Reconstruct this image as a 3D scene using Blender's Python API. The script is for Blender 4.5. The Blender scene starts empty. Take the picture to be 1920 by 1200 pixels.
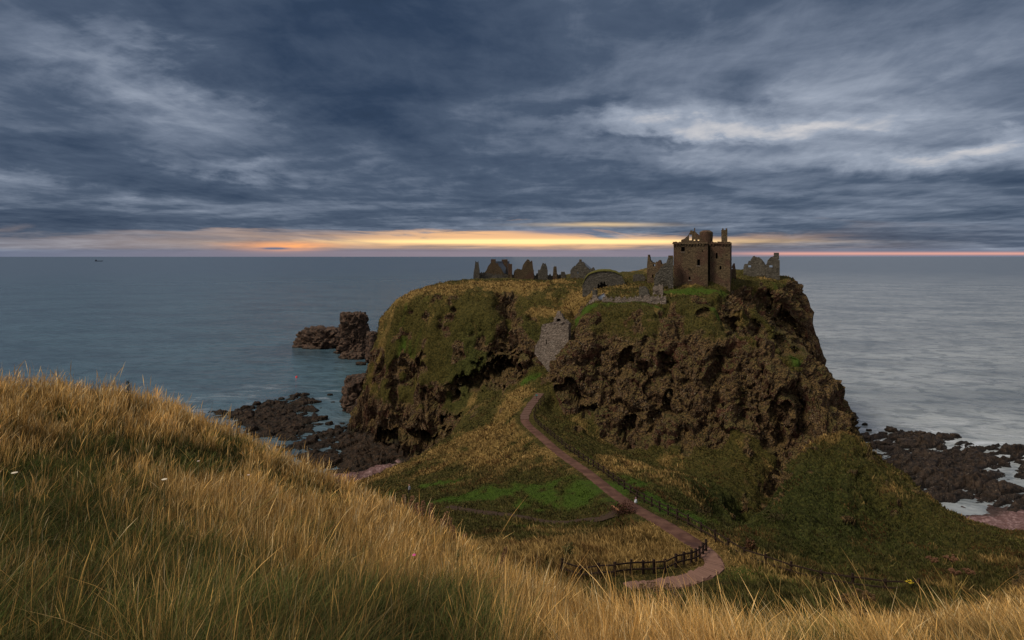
import bpy, math, random
import numpy as np
rng = np.random.default_rng(7)
random.seed(7)

# ------------------------------------------------------------------ camera, sky, added fill lamp, exposure
sc = bpy.context.scene
CAMZ = 58.0
F = 1100.0
cam_d = bpy.data.cameras.new("camera"); cam = bpy.data.objects.new("camera", cam_d)
sc.collection.objects.link(cam); sc.camera = cam
cam.location = (0, 0, CAMZ); cam.rotation_euler = (math.radians(90), 0, 0)
cam_d.sensor_width = 36.0; cam_d.lens = 36.0 * F / 1920.0
cam_d.shift_y = -119.0 / 1920.0
cam_d.clip_start = 0.1; cam_d.clip_end = 400000.0
sc.view_settings.view_transform = 'Standard'; sc.view_settings.look = 'None'
sc.view_settings.exposure = 0.2; sc.view_settings.gamma = 1.0
sc.render.engine = 'CYCLES'
sc.cycles.use_denoising = True
sc.cycles.max_bounces = 5; sc.cycles.diffuse_bounces = 3; sc.cycles.glossy_bounces = 2
sc.cycles.transmission_bounces = 2; sc.cycles.transparent_max_bounces = 4

class NB:
    """small helper for writing node trees"""
    def __init__(s, tree): s.t = tree; s.l = tree.links
    def inp(s, node, i, v):
        if v is None: return
        sk = node.inputs[i]
        if isinstance(v, bpy.types.NodeSocket): s.l.new(v, sk)
        else:
            if isinstance(v, (tuple, list)) and len(v) == 3 and sk.type == 'RGBA': v = (*v, 1)
            sk.default_value = v
    def m(s, op, a=None, b=None, c=None, clamp=False):
        n = s.t.nodes.new('ShaderNodeMath'); n.operation = op; n.use_clamp = clamp
        for i, v in enumerate((a, b, c)): s.inp(n, i, v)
        return n.outputs[0]
    def add(s, a, b): return s.m('ADD', a, b)
    def mul(s, a, b): return s.m('MULTIPLY', a, b)
    def sub(s, a, b): return s.m('SUBTRACT', a, b)
    def sm(s, v, lo, hi):
        n = s.t.nodes.new('ShaderNodeMapRange'); n.interpolation_type = 'SMOOTHSTEP'
        s.inp(n, 0, v); s.inp(n, 1, lo); s.inp(n, 2, hi); s.inp(n, 3, 0.0); s.inp(n, 4, 1.0)
        return n.outputs[0]
    def xyz(s, x, y, z):
        n = s.t.nodes.new('ShaderNodeCombineXYZ')
        for i, v in enumerate((x, y, z)): s.inp(n, i, v)
        return n.outputs[0]
    def sep(s, v):
        n = s.t.nodes.new('ShaderNodeSeparateXYZ'); s.inp(n, 0, v); return n.outputs
    def noise(s, v, scale, detail=4, rough=0.55, dist=0.0, lac=2.0):
        n = s.t.nodes.new('ShaderNodeTexNoise'); s.inp(n, 'Vector', v); s.inp(n, 'Scale', scale)
        s.inp(n, 'Detail', detail); s.inp(n, 'Roughness', rough); s.inp(n, 'Distortion', dist); s.inp(n, 'Lacunarity', lac)
        return n.outputs[0]
    def voro(s, v, scale, feature='F1', rand=1.0):
        n = s.t.nodes.new('ShaderNodeTexVoronoi'); n.feature = feature
        s.inp(n, 'Vector', v); s.inp(n, 'Scale', scale); s.inp(n, 'Randomness', rand)
        return n
    def mix(s, f, a, b):
        n = s.t.nodes.new('ShaderNodeMix'); n.data_type = 'RGBA'
        s.inp(n, 0, f); s.inp(n, 6, a); s.inp(n, 7, b)
        return n.outputs[2]
    def ramp(s, f, stops):
        n = s.t.nodes.new('ShaderNodeValToRGB'); s.inp(n, 0, f)
        e = n.color_ramp.elements
        e[0].position, e[0].color = stops[0][0], (*stops[0][1], 1)
        e[1].position, e[1].color = stops[-1][0], (*stops[-1][1], 1)
        for p, c in stops[1:-1]:
            k = e.new(p); k.color = (*c, 1)
        return n.outputs[0]
    def vm(s, op, a, b=None):
        n = s.t.nodes.new('ShaderNodeVectorMath'); n.operation = op
        s.inp(n, 0, a)
        if b is not None: s.inp(n, 1, b)
        return n.outputs[0]

FILL_EL, FILL_AZ = math.radians(50), math.radians(248)   # azimuth clockwise from +Y: left and a little behind the viewer
world = bpy.data.worlds.new("World"); sc.world = world; world.use_nodes = True
wt = world.node_tree; wt.nodes.clear(); W = NB(wt)
tc = wt.nodes.new('ShaderNodeTexCoord').outputs['Generated']
dx, dy, dz = W.sep(tc)
hl = W.m('SQRT', W.add(W.mul(dx, dx), W.mul(dy, dy)))
el = W.m('DIVIDE', dz, hl)                      # tangent of the elevation
fy = W.m('MAXIMUM', dy, 0.05)
u = W.m('DIVIDE', dx, fy)                       # tangent of the azimuth (front half)
ev = W.m('DIVIDE', dz, fy)
def PX(px): return (px - 960) / F
def PE(py): return (481 - py) / F
def warpn(seed, sc_, d=6):
    return W.sub(W.noise(W.xyz(W.mul(u, 3.0), W.mul(ev, 7.5), seed), sc_, d, .6, .4), .5)
uw = W.add(u, W.add(W.mul(warpn(1.3, 1.1), .42), W.mul(warpn(8.3, 4.0), .10)))
evw = W.add(ev, W.mul(W.add(W.mul(warpn(5.9, 1.1), .16), W.mul(warpn(2.9, 4.5), .05)), W.m('MINIMUM', W.mul(ev, 5.0), 1.0)))
def blob(px, py, rx, ry, amp, rot=0.0, soft=True):
    a = W.sub(uw, PX(px)); b = W.sub(evw, PE(py))
    c, s_ = math.cos(rot), math.sin(rot)
    p = W.add(W.mul(a, c * F / rx), W.mul(b, s_ * F / rx))
    q = W.add(W.mul(a, -s_ * F / ry), W.mul(b, c * F / ry))
    r = W.add(W.mul(p, p), W.mul(q, q))
    return W.mul(W.m('EXPONENT', W.mul(r, -1.0)), amp)
zc = W.add(W.m('MAXIMUM', dz, 0.0), 0.07)
cx = W.m('DIVIDE', dx, zc); cy = W.m('DIVIDE', dy, zc)
P1 = W.xyz(W.mul(cx, 0.75), W.mul(cy, 0.8), 3.1)
n1 = W.noise(P1, 0.8, 7, 0.58, 0.5)
P2 = W.xyz(W.add(W.mul(cx, 0.8), W.mul(cy, 0.15)), W.mul(cy, 0.85), 7.7)
n2 = W.noise(P2, 2.2, 9, 0.62, 0.45)
P3 = W.xyz(W.sub(W.mul(cx, 1.5), W.mul(cy, .1)), W.mul(cy, 0.55), 1.7)
n3 = W.noise(P3, 4.0, 7, 0.62, 0.5)
Pl = W.xyz(W.mul(u, 2.2), W.mul(ev, 30.0), 0.5)
nl = W.noise(Pl, 1.0, 6, 0.6, 0.5)
L = W.add(0.44, W.mul(W.sub(n1, 0.5), 0.60))
L = W.add(L, W.mul(W.sub(n2, 0.5), 0.46))
L = W.add(L, W.mul(W.sub(n3, 0.5), 0.22))
for b in [(1500, 220, 640, 170, .20, -0.05), (1180, 215, 330, 50, .15, 0.0), (1750, 280, 280, 22, .26, 0.05), (1500, 205, 330, 18, .12, 0.08), (1700, 90, 420, 110, .10, 0.2),
          (250, 150, 210, 55, .27, -0.45), (180, 120, 260, 110, .07, -0.4), (90, 345, 200, 22, .22, -0.08), (430, 310, 150, 14, .20, -0.15), (290, 378, 100, 6, .12, 0.0),
          (640, 190, 300, 75, -.22, -0.15), (520, 50, 480, 80, -.15, 0.0), (840, 130, 260, 140, -.14, 0.0), (60, 200, 160, 60, -.10, -.3), (300, 345, 330, 28, -.20, -0.05), (60, 290, 220, 30, -.16, 0.0), (100, 405, 330, 22, -.13, 0.0),
          (1100, 200, 110, 22, -.22, 0.1), (1240, 262, 150, 12, -.20, 0.0), (1350, 150, 150, 36, -.14, 0.1), (1400, 375, 650, 34, -.05, 0.0), (1150, 335, 420, 30, -.07, -0.05), (1750, 330, 300, 12, -.14, 0.0),
          (1650, 445, 330, 10, -.10, 0.0), (960, 20, 500, 60, -.06, 0.0)]:
    L = W.add(L, blob(*b))
lows = W.mul(W.sm(ev, PE(300), PE(400)), W.sub(nl, .47)); L = W.add(L, W.mul(lows, .75))
skyc = W.ramp(L, [(0.0, (.016, .030, .058)), (0.20, (.025, .044, .084)), (0.42, (.062, .088, .138)), (0.60, (.143, .176, .240)), (0.80, (.290, .330, .405)), (1.0, (.60, .58, .58))])
# low warm band where the sun has just gone under the cloud
def gx(px, r):
    a = W.mul(W.sub(u, PX(px)), F / r); return W.m('EXPONENT', W.mul(W.mul(a, a), -1.0))
def ge(py, r):
    a = W.mul(W.sub(ev, PE(py)), F / r); return W.m('EXPONENT', W.mul(W.mul(a, a), -1.0))
streak = W.sm(nl, 0.42, 0.58)
nq = W.noise(W.xyz(W.mul(u, 3.2), W.mul(ev, 26.0), 4.5), 1.0, 7, .62, .8)
evn = W.add(ev, W.mul(W.sub(nq, .5), .12))
band = W.mul(W.sm(ev, PE(472), PE(464)), W.sm(evn, PE(424), PE(450)))
g1 = W.mul(W.mul(gx(980, 400), band), W.add(0.25, W.mul(streak, 0.85)))
g1 = W.m('MINIMUM', g1, 1.0)
haze = W.mul(W.mul(gx(480, 650), band), 0.42)
pale = W.mix(haze, skyc, (.40, .31, .28))
warm = W.mix(W.m('MINIMUM', W.mul(g1, 1.0), 1.0), pale, (.82, .47, .24))
hot = W.mul(W.mul(gx(1010, 330), W.add(ge(453, 4.5), 0.0)), W.add(0.60, streak))
warm = W.mix(W.m('MINIMUM', hot, 1.0), warm, (1.2, .83, .36))
hi = W.mul(W.mul(gx(1130, 110), ge(421, 4)), W.sm(nq, .42, .62)); warm = W.mix(W.m('MINIMUM', W.mul(hi, .6), 1.0), warm, (.95, .66, .32))
spot = W.mul(gx(525, 75), W.add(ge(459, 6), W.mul(ge(470, 6), .9)))
warm = W.mix(W.m('MINIMUM', W.mul(spot, W.add(.75, streak)), 1.0), warm, (1.0, .42, .16))
lens = W.mul(gx(515, 30), ge(466, 2.2)); warm = W.mix(W.m('MINIMUM', W.mul(lens, 1.3), 1.0), warm, (.12, .14, .22))
lens = W.mul(gx(1045, 70), ge(434, 5)); warm = W.mix(W.m('MINIMUM', lens, 1.0), warm, (.17, .18, .26))
# grey-violet sea mist right above the horizon, and its pink line on the right
low = W.sub(1.0, W.sm(ev, PE(474), PE(462)))
warm = W.mix(W.mul(low, .85), warm, W.mix(gx(900, 700), (.12, .16, .24), (.27, .22, .26)))
pink = W.mul(W.mul(ge(475.5, 3.0), W.sm(u, PX(1280), PX(1500))), .9)
warm = W.mix(pink, warm, (.74, .36, .29))
# the unseen bright overcast high overhead and behind the viewer
over = W.sm(el, 0.50, 1.3)
back = W.sm(W.mul(dy, -1.0), -0.15, 0.7)
dome = W.mix(W.m('MAXIMUM', over, back), warm, (.43, .43, .46))
under = W.sm(dz, -0.02, 0.0)
dome = W.mix(under, (.02, .03, .04), dome)
skyt = wt.nodes.new('ShaderNodeTexSky'); skyt.sky_type = 'NISHITA'; skyt.sun_disc = False
skyt.sun_elevation = FILL_EL; skyt.sun_rotation = FILL_AZ
bg1 = wt.nodes.new('ShaderNodeBackground'); W.inp(bg1, 0, dome); bg1.inputs[1].default_value = 0.95
bg2 = wt.nodes.new('ShaderNodeBackground'); W.inp(bg2, 0, skyt.outputs[0]); bg2.inputs[1].default_value = 0.002
ads = wt.nodes.new('ShaderNodeAddShader'); W.l.new(bg1.outputs[0], ads.inputs[0]); W.l.new(bg2.outputs[0], ads.inputs[1])
wo = wt.nodes.new('ShaderNodeOutputWorld'); W.l.new(ads.outputs[0], wo.inputs[0])
world.cycles.sampling_method = 'MANUAL'; world.cycles.sample_map_resolution = 512

sd = bpy.data.lights.new("fill_sun", 'SUN'); fill_sun = bpy.data.objects.new("fill_sun", sd); sc.collection.objects.link(fill_sun)  # added fill from behind left to brighten the land; the true sun sets ahead
sd.energy = 3.0; sd.angle = math.radians(16); sd.color = (1.0, .89, .72)
from mathutils import Vector, Matrix
sdir = Vector((math.sin(FILL_AZ) * math.cos(FILL_EL), math.cos(FILL_AZ) * math.cos(FILL_EL), math.sin(FILL_EL)))
fill_sun.rotation_euler = sdir.to_track_quat('Z', 'Y').to_euler()
fill_sun.location = (0, 0, 120)

# ------------------------------------------------------------------ numpy noise and mesh helpers
_perm = np.random.default_rng(11).permutation(256).astype(np.int64); _perm = np.concatenate([_perm] * 3)
_g = np.random.default_rng(5).normal(size=(256, 3)); _g /= np.linalg.norm(_g, axis=1)[:, None]; _g = _g.astype(np.float32)
def perlin(x, y, z):
    x, y, z = np.broadcast_arrays(np.asarray(x, np.float32), np.asarray(y, np.float32), np.asarray(z, np.float32))
    xi, yi, zi = np.floor(x).astype(np.int64), np.floor(y).astype(np.int64), np.floor(z).astype(np.int64)
    xf, yf, zf = x - xi, y - yi, z - zi
    xi &= 255; yi &= 255; zi &= 255
    U, V, S = (t * t * t * (t * (t * 6 - 15) + 10) for t in (xf, yf, zf))
    def gr(a, b, c):
        h = _perm[_perm[_perm[(xi + a) & 255] + ((yi + b) & 255)] + ((zi + c) & 255)]
        g = _g[h]
        return g[..., 0] * (xf - a) + g[..., 1] * (yf - b) + g[..., 2] * (zf - c)
    l = lambda a, b, t: a + (b - a) * t
    return 1.5 * l(l(l(gr(0,0,0), gr(1,0,0), U), l(gr(0,1,0), gr(1,1,0), U), V),
             l(l(gr(0,0,1), gr(1,0,1), U), l(gr(0,1,1), gr(1,1,1), U), V), S)
def fbm(x, y, z, o=4, lac=2.03, g=0.5):
    s, a, f = 0, 1.0, 1.0
    for i in range(o):
        s = s + a * perlin(x * f + 17.3 * i, y * f + 5.1 * i, z * f + 9.7 * i); a *= g; f *= lac
    return s
def ridge(x, y, z, o=4, g=0.5):
    s, a, f = 0, 1.0, 1.0
    for i in range(o):
        s = s + a * (1 - 2.2 * np.abs(perlin(x * f + 31.3 * i, y * f + 15.1 * i, z * f + 3.7 * i))); a *= g; f *= 2.07
    return s
def billow(x, y, z, o=4, g=0.5):
    return -ridge(x, y, z, o, g)
def cells(x, y, z, seed=0):
    """random value of the nearest jittered point, and the gap to the second nearest"""
    xi, yi, zi = np.floor(x).astype(np.int64), np.floor(y).astype(np.int64), np.floor(z).astype(np.int64)
    d1 = np.full(x.shape, 9., np.float32); d2 = d1.copy(); val = np.zeros(x.shape, np.float32)
    for a in (-1, 0, 1):
        for b in (-1, 0, 1):
            for c in (-1, 0, 1):
                h = _perm[_perm[_perm[(xi + a + seed) & 255] + ((yi + b) & 255)] + ((zi + c) & 255)]
                g = _g[h] * .5
                d = np.sqrt((xi + a + .5 + g[:, 0] - x) ** 2 + (yi + b + .5 + g[:, 1] - y) ** 2 + (zi + c + .5 + g[:, 2] - z) ** 2).astype(np.float32)
                m = d < d1
                d2 = np.where(m, d1, np.minimum(d2, d)); val = np.where(m, h / 255., val); d1 = np.where(m, d, d1)
    return val, d2 - d1
def sstep(x, a, b):
    t = np.clip((x - a) / (b - a), 0, 1); return t * t * (3 - 2 * t)

def link(o, parent=None):
    sc.collection.objects.link(o)
    if parent is not None: o.parent = parent
    return o
def np_mesh(name, V, Fc, mat, parent=None, smooth=True, attrs=None):
    me = bpy.data.meshes.new(name)
    V = np.asarray(V, np.float32); Fc = np.asarray(Fc, np.int32)
    k = Fc.shape[1]; n = len(Fc)
    me.vertices.add(len(V)); me.vertices.foreach_set('co', V.ravel())
    me.loops.add(n * k); me.loops.foreach_set('vertex_index', Fc.ravel())
    me.polygons.add(n); me.polygons.foreach_set('loop_start', np.arange(n, dtype=np.int32) * k)
    me.update(calc_edges=True)
    me.polygons.foreach_set('use_smooth', np.full(n, smooth) if np.isscalar(smooth) else smooth)
    for nm, a in (attrs or {}).items():
        a = np.asarray(a, np.float32)
        if a.ndim == 1:
            at = me.attributes.new(nm, 'FLOAT', 'POINT'); at.data.foreach_set('value', a)
        else:
            at = me.attributes.new(nm, 'FLOAT_COLOR', 'POINT')
            c = np.ones((len(a), 4), np.float32); c[:, :3] = a; at.data.foreach_set('color', c.ravel())
    me.materials.append(mat)
    return link(bpy.data.objects.new(name, me), parent)
def tag(o, label=None, cat=None, group=None, kind=None):
    if label: o['label'] = label
    if cat: o['category'] = cat
    if group: o['group'] = group
    if kind: o['kind'] = kind
    return o
def empty(name, loc=(0, 0, 0), rz=0.0, label=None, cat=None, group=None):
    o = bpy.data.objects.new(name, None); link(o); o.location = loc; o.rotation_euler = (0, 0, rz)
    o.empty_display_size = 0.3
    return tag(o, label, cat, group)
class MB:
    def __init__(s): s.v = []; s.f = []
    def add(s, vs, fs):
        k = len(s.v); s.v += [tuple(map(float, p)) for p in vs]; s.f += [tuple(i + k for i in f) for f in fs]; return s
    def box(s, x0, x1, y0, y1, z0, z1, j=0.0):
        r = lambda: random.uniform(-j, j)
        vs = [(x + r(), y + r(), z + r()) for z in (z0, z1) for y in (y0, y1) for x in (x0, x1)]
        return s.add(vs, [(0,2,3,1), (4,5,7,6), (0,1,5,4), (2,6,7,3), (0,4,6,2), (1,3,7,5)])
    def bar(s, a, b, w, h):
        a, b = Vector(a), Vector(b); d = (b - a).normalized()
        sd_ = d.cross(Vector((0, 0, 1)))
        if sd_.length < 1e-3: sd_ = Vector((1, 0, 0))
        sd_.normalize(); up = sd_.cross(d)
        vs = [p + sd_ * (w / 2 * i) + up * (h / 2 * j) for p in (a, b) for i, j in ((-1,-1), (1,-1), (1,1), (-1,1))]
        return s.add(vs, [(0,3,2,1), (4,5,6,7), (0,1,5,4), (1,2,6,5), (2,3,7,6), (3,0,4,7)])
    def tube(s, pts, rad, n=6):
        pts = [Vector(p) for p in pts]; rings = []
        for i, p in enumerate(pts):
            d = (pts[min(i + 1, len(pts) - 1)] - pts[max(i - 1, 0)]).normalized()
            a = d.cross(Vector((0.3, 1, 0.1))).normalized(); b = d.cross(a)
            r = rad[i] if isinstance(rad, (list, tuple)) else rad
            rings.append([p + (a * math.cos(t) + b * math.sin(t)) * r for t in [2 * math.pi * k / n for k in range(n)]])
        vs = [q for r in rings for q in r]; fs = []
        for i in range(len(pts) - 1):
            for k in range(n): fs.append((i*n+k, i*n+(k+1)%n, (i+1)*n+(k+1)%n, (i+1)*n+k))
        fs.append(tuple(range(n - 1, -1, -1))); fs.append(tuple((len(pts)-1)*n + k for k in range(n)))
        return s.add(vs, fs)
    def build(s, name, mat, parent=None, smooth=False):
        me = bpy.data.meshes.new(name); me.from_pydata(s.v, [], s.f); me.update()
        if smooth: me.polygons.foreach_set('use_smooth', [True] * len(me.polygons))
        me.materials.append(mat)
        return link(bpy.data.objects.new(name, me), parent)

def wp(px, py, Y): return ((px - 960) / F * Y, Y, CAMZ - (py - 481) / F * Y)

# ------------------------------------------------------------------ terrain control points (photo pixel, distance)
far_px = [
 # path
 (1345,1052,50.5),(1300,1018,54.5),(1250,985,58),(1200,960,66),(1150,925,75),(1100,885,87),(1050,850,100),(1010,815,113),(980,790,124),(985,775,129),(1010,745,138),(1025,722,143),(1035,690,152),
 (1320,1076,47.5),(1250,1095,45.5),(1190,1103,44.5),(1130,1106,44),
 # isthmus ridge, left side
 (1020,702,149),(960,735,148),(900,775,143),(830,828,138),(760,866,132),(700,895,128),
 (930,800,132),(880,840,122),(930,850,112),(850,895,104),(800,905,104),(750,900,112),(720,905,116),(1000,880,94),(950,900,90),(960,950,78),(880,950,79),(820,945,82),(1060,975,72),(1000,1000,64),(1100,1000,62),(1150,990,64),
 (1250,1060,50),(1150,1060,49),(1050,1065,47.5),(950,1040,52),(1200,1030,54),
 # right of the path
 (1250,945,70),(1300,890,88),(1200,890,90),(1350,950,70),(1150,850,112),(1100,830,112),(1060,800,122),(1380,935,86),(1400,1045,55),(1450,1062,52),(1500,1080,50),(1600,1102,47.5),(1740,1118,45),(1300,960,66),(1350,1010,60),
 # green hillock
 (1545,808,98),(1500,828,98),(1465,862,96),(1430,905,91),(1590,820,99),(1640,852,100),(1700,908,98),(1780,952,92),(1860,1000,84),(1930,1012,78),
 (1520,880,88),(1500,950,75),(1430,980,70),(1480,1020,63),(1600,900,85),(1600,1000,69),(1700,1000,75),(1700,1060,60),(1800,1050,63),(1900,1060,58),(1850,1110,48),
 (1545,868,112),(1480,860,114),(1620,885,115),
 # crag foot
 (1040,765,136),(1100,800,130),(1150,840,124),(1200,852,121),(1300,852,116),(1400,852,113),(1450,850,115),(1450,905,102),(1410,925,97),(1480,900,105),(1370,915,98),(1340,905,100),(1500,890,107),
 # front crag
 (1070,625,148),(1082,595,151),(1100,573,151),(1150,570,149),(1200,570,147),(1260,570,145),(1300,572,142),(1330,580,139),(1355,608,136),(1400,628,132),(1440,645,129),(1480,690,125),(1500,725,126),
 (1130,590,145),(1220,592,141),(1300,600,137),(1070,648,144),(1046,692,143),(1100,650,142),(1200,650,136),(1300,650,131),(1360,660,128),(1400,700,124),(1450,740,120),(1100,700,139),(1200,700,134),(1300,700,129),(1410,690,137),(1460,720,134),(1385,680,144),(1355,650,148),(1440,690,142),(1430,670,152),(1400,650,152),
 (1042,735,141),(1100,745,136),(1160,770,131),(1230,780,128),(1300,780,124),(1400,790,119),(1450,800,118),
 (1150,566,156),(1240,566,153),(1110,562,158),(1330,572,148),
 # gully right
 (1500,800,127),(1490,855,114),(1530,790,128),(1550,780,136),(1590,820,140),(1620,855,134),(1560,745,147),(1585,755,150),(1600,790,150),(1530,720,144),(1490,672,144),(1500,740,132),
 # back crag face
 (1360,590,158),(1400,600,160),(1450,612,165),(1480,605,172),(1510,600,178),(1490,640,158),(1510,690,162),(1440,572,172),(1400,562,167),(1350,560,160),
 (1470,560,174),(1500,560,182),(1520,600,184),(1530,650,182),(1545,715,178),
 # plateau
 (1180,546,164),(1150,540,170),(1110,548,172),(1080,565,170),(1130,535,178),(1200,525,185),(1225,541,170),(1270,545,163),(1310,547,163),(1345,546,163),(1370,540,168),(1400,530,178),(1440,522,184),(1462,518,188),(1482,520,188),(1498,536,187),(1430,545,172),
 # middle bump and gully
 (1000,576,170),(978,588,167),(1022,588,168),(1000,582,176),(1050,575,178),(950,590,178),(950,620,166),(960,640,161),(1000,640,158),(1030,630,160),(960,690,156),(1000,690,153),(1010,610,164),(1050,600,162),(1060,580,166),(1020,560,180),
 # left lobe
 (716,594,194),(740,573,192),(780,549,191),(850,539,191),(920,532,194),(1000,526,197),(1060,526,197),(1095,531,192),
 (705,612,192),(735,600,185),(800,578,181),(860,565,181),(920,552,183),(1000,545,185),(1060,545,185),
 (700,660,190),(730,650,183),(800,640,175),(860,640,172),(905,620,173),(932,600,174),(950,630,172),(690,720,190),(720,720,180),(780,720,172),(850,700,169),(900,680,167),(935,650,168),
 (690,780,188),(740,790,177),(800,790,170),(860,770,163),(900,745,160),(930,715,160),(700,832,184),(760,838,175),(820,845,166),(840,815,156),(880,775,154),(930,740,153),
]
far_w = [(-52,212,2),(-50,222,20),(-40,214,38),(-46,235,8),(-36,246,2),(-24,215,46.5),(-8,232,48),(-30,236,36),(-15,255,30),(20,250,48),(50,250,49),(80,240,50),(100,215,46),(60,290,20),(20,285,20),(-14,290,0),(100,260,20),(112,235,5),(112,200,4),(100,195,30),(108,183,-1),
 (75,200,51),(40,215,49.8),(10,215,49),(98.7,184,12),(101.5,178,2),(95,160,2),(97,168,5),(92,172,13),(99,190,16),
 (106,170,-1),(100,158,2),(95,148,1.5),(90,140,1.2),(104,128,1.2),(118,118,2.5),(100,114,4),(90,118,4.5),(85,110,7),(88,98,10),(96,88,14),(88,75,22),(80,60,30),(140,110,1.5),(140,128,-0.5),(125,138,0),(112,146,0),(130,90,8),(120,60,22),
 (-35,160,1.2),(-45,152,1.6),(-22,157,2.5),(-22,148,5),(-34,140,4),(-45,132,5),(-55,120,7),(-60,140,0.5),(-75,120,1),(-70,95,5),(-50,90,12),(-90,90,1),(-45,60,24),(-80,60,8),(-45,40,34),(-110,50,0),(-30,75,20),(-30,95,16),(-28,112,14),
 (-60,170,-2),(-55,190,-4),(-58,205,-4),(-90,160,-4),(-120,120,-4),(-140,60,-4),
 (15,28,39),(-15,28,41),(30,30,38.5),(0,26,41),(50,40,36.5),(-30,30,40),(0,38,36.5),(25,38,35.5),(60,30,38),(8,44,34),(42,42,34.5),
 (-160,200,-10),(-80,260,-8),(-50,320,-12),(20,330,-10),(100,310,-10),(170,250,-10),(170,190,-10),(190,140,-6),(150,150,-4),(300,200,-12),(-200,120,-12),(-150,20,-4),(200,60,10),(-250,50,-14)]
pts = np.array([wp(*p) for p in far_px] + [tuple(map(float, p)) for p in far_w])
CF = 2.0
class RBF:
    def __init__(s, P, c):
        s.P = P[:, :2].copy(); s.c = c; n = len(P)
        D = np.sqrt(((s.P[:, None] - s.P[None]) ** 2).sum(-1) + c * c)
        A = np.zeros((n + 3, n + 3)); A[:n, :n] = D - np.eye(n) * 0.04
        A[:n, n] = 1; A[:n, n+1:] = s.P; A[n, :n] = 1; A[n+1:, :n] = s.P.T
        s.w = np.linalg.solve(A, np.concatenate([P[:, 2], [0, 0, 0]]))
    def __call__(s, x, y):
        x = np.asarray(x, np.float32).ravel(); y = np.asarray(y, np.float32).ravel()
        out = np.empty(len(x), np.float32); w = s.w.astype(np.float32); P = s.P.astype(np.float32); n = len(P)
        for i in range(0, len(x), 20000):
            a, b = x[i:i+20000], y[i:i+20000]
            D = np.sqrt((a[:, None] - P[:, 0]) ** 2 + (b[:, None] - P[:, 1]) ** 2 + s.c ** 2)
            out[i:i+20000] = D @ w[:n] + w[n] + w[n+1] * a + w[n+2] * b
        return out
rbf_far = RBF(pts, CF)
brow = [(-300,738,17),(0,742,18),(100,744,18.5),(200,754,19),(300,776,20),(400,815,21),(500,862,21.5),(600,912,21.5),(700,958,20.5),(800,1006,19.5),(900,1064,17.5),(1000,1120,15.5),(1100,1165,14),(1200,1190,13),(1300,1200,12.5),(1400,1204,12.5),(1500,1204,12.5),(1600,1200,13),(1700,1190,13.5),(1800,1170,14.5),(1920,1135,15.5),(2200,1080,17)]
near_pts = [wp(*p) for p in brow]
for px, py, Y in brow:
    x, y, z = wp(px, py, Y)
    for k, dzz in ((4, 3.2), (9, 9.0), (16, 19)):
        q = (Y + k) / Y; near_pts.append((x * q, y + k, z - dzz))
near_pts += [wp(*p) for p in [(0,1200,3.9),(960,1205,4.2),(1920,1240,4.9),(300,950,9.3),(100,850,12.5),(0,960,8.5),(700,1050,10.5),(500,930,15),(1000,1162,10),(1500,1222,9.3),(500,1085,6.5),(1200,1218,7),(1800,1205,9),(1600,1235,7)]]
near_pts += [(0,0,56.15),(-3,0,56.1),(3,0,56.0),(0,-4,56.4),(-10,0,55.6),(10,0,55.0),(-20,5,54.6),(20,5,52.8)]
rbf_near = RBF(np.array(near_pts, float), 1.0)

def catmull(P, n):
    P = np.array(P, float); P = np.vstack([2*P[0]-P[1], P, 2*P[-1]-P[-2]]); out = []
    for i in range(1, len(P) - 2):
        for t in np.linspace(0, 1, n, endpoint=False):
            a, b, c, d = P[i-1], P[i], P[i+1], P[i+2]
            out.append(0.5*((2*b)+(-a+c)*t+(2*a-5*b+4*c-d)*t*t+(-a+3*b-3*c+d)*t**3))
    out.append(P[-2]); return np.array(out)
path_px = [(1180,1104,44.3),(1250,1096,45.6),(1315,1078,47.4),(1340,1058,50),(1318,1030,53.2),(1285,1008,56),(1240,980,60.5),(1195,955,67),(1150,925,75),(1100,885,87),(1050,850,100),(1010,815,113),(988,795,122),(984,780,128),(996,760,134),(1013,738,140)]
path_c = catmull([wp(*p) for p in path_px], 10)
track_c = catmull([wp(*p) for p in [(840,948,80),(880,957,77.5),(950,965,75),(1020,972,72.5),(1090,978,70),(1130,982,68),(1175,972,66)]], 10)
def dist_poly(x, y, C):
    x = np.asarray(x, np.float32); y = np.asarray(y, np.float32)
    best = np.full(x.shape, 1e9, np.float32); zz = np.zeros(x.shape, np.float32)
    for a, b in zip(C[:-1], C[1:]):
        d = b[:2] - a[:2]; L2 = d @ d + 1e-9
        t = np.clip(((x - a[0]) * d[0] + (y - a[1]) * d[1]) / L2, 0, 1)
        q = (x - a[0] - t * d[0]) ** 2 + (y - a[1] - t * d[1]) ** 2
        m = q < best; best = np.where(m, q, best); zz = np.where(m, a[2] + t * (b[2] - a[2]), zz)
    return np.sqrt(best), zz

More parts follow.
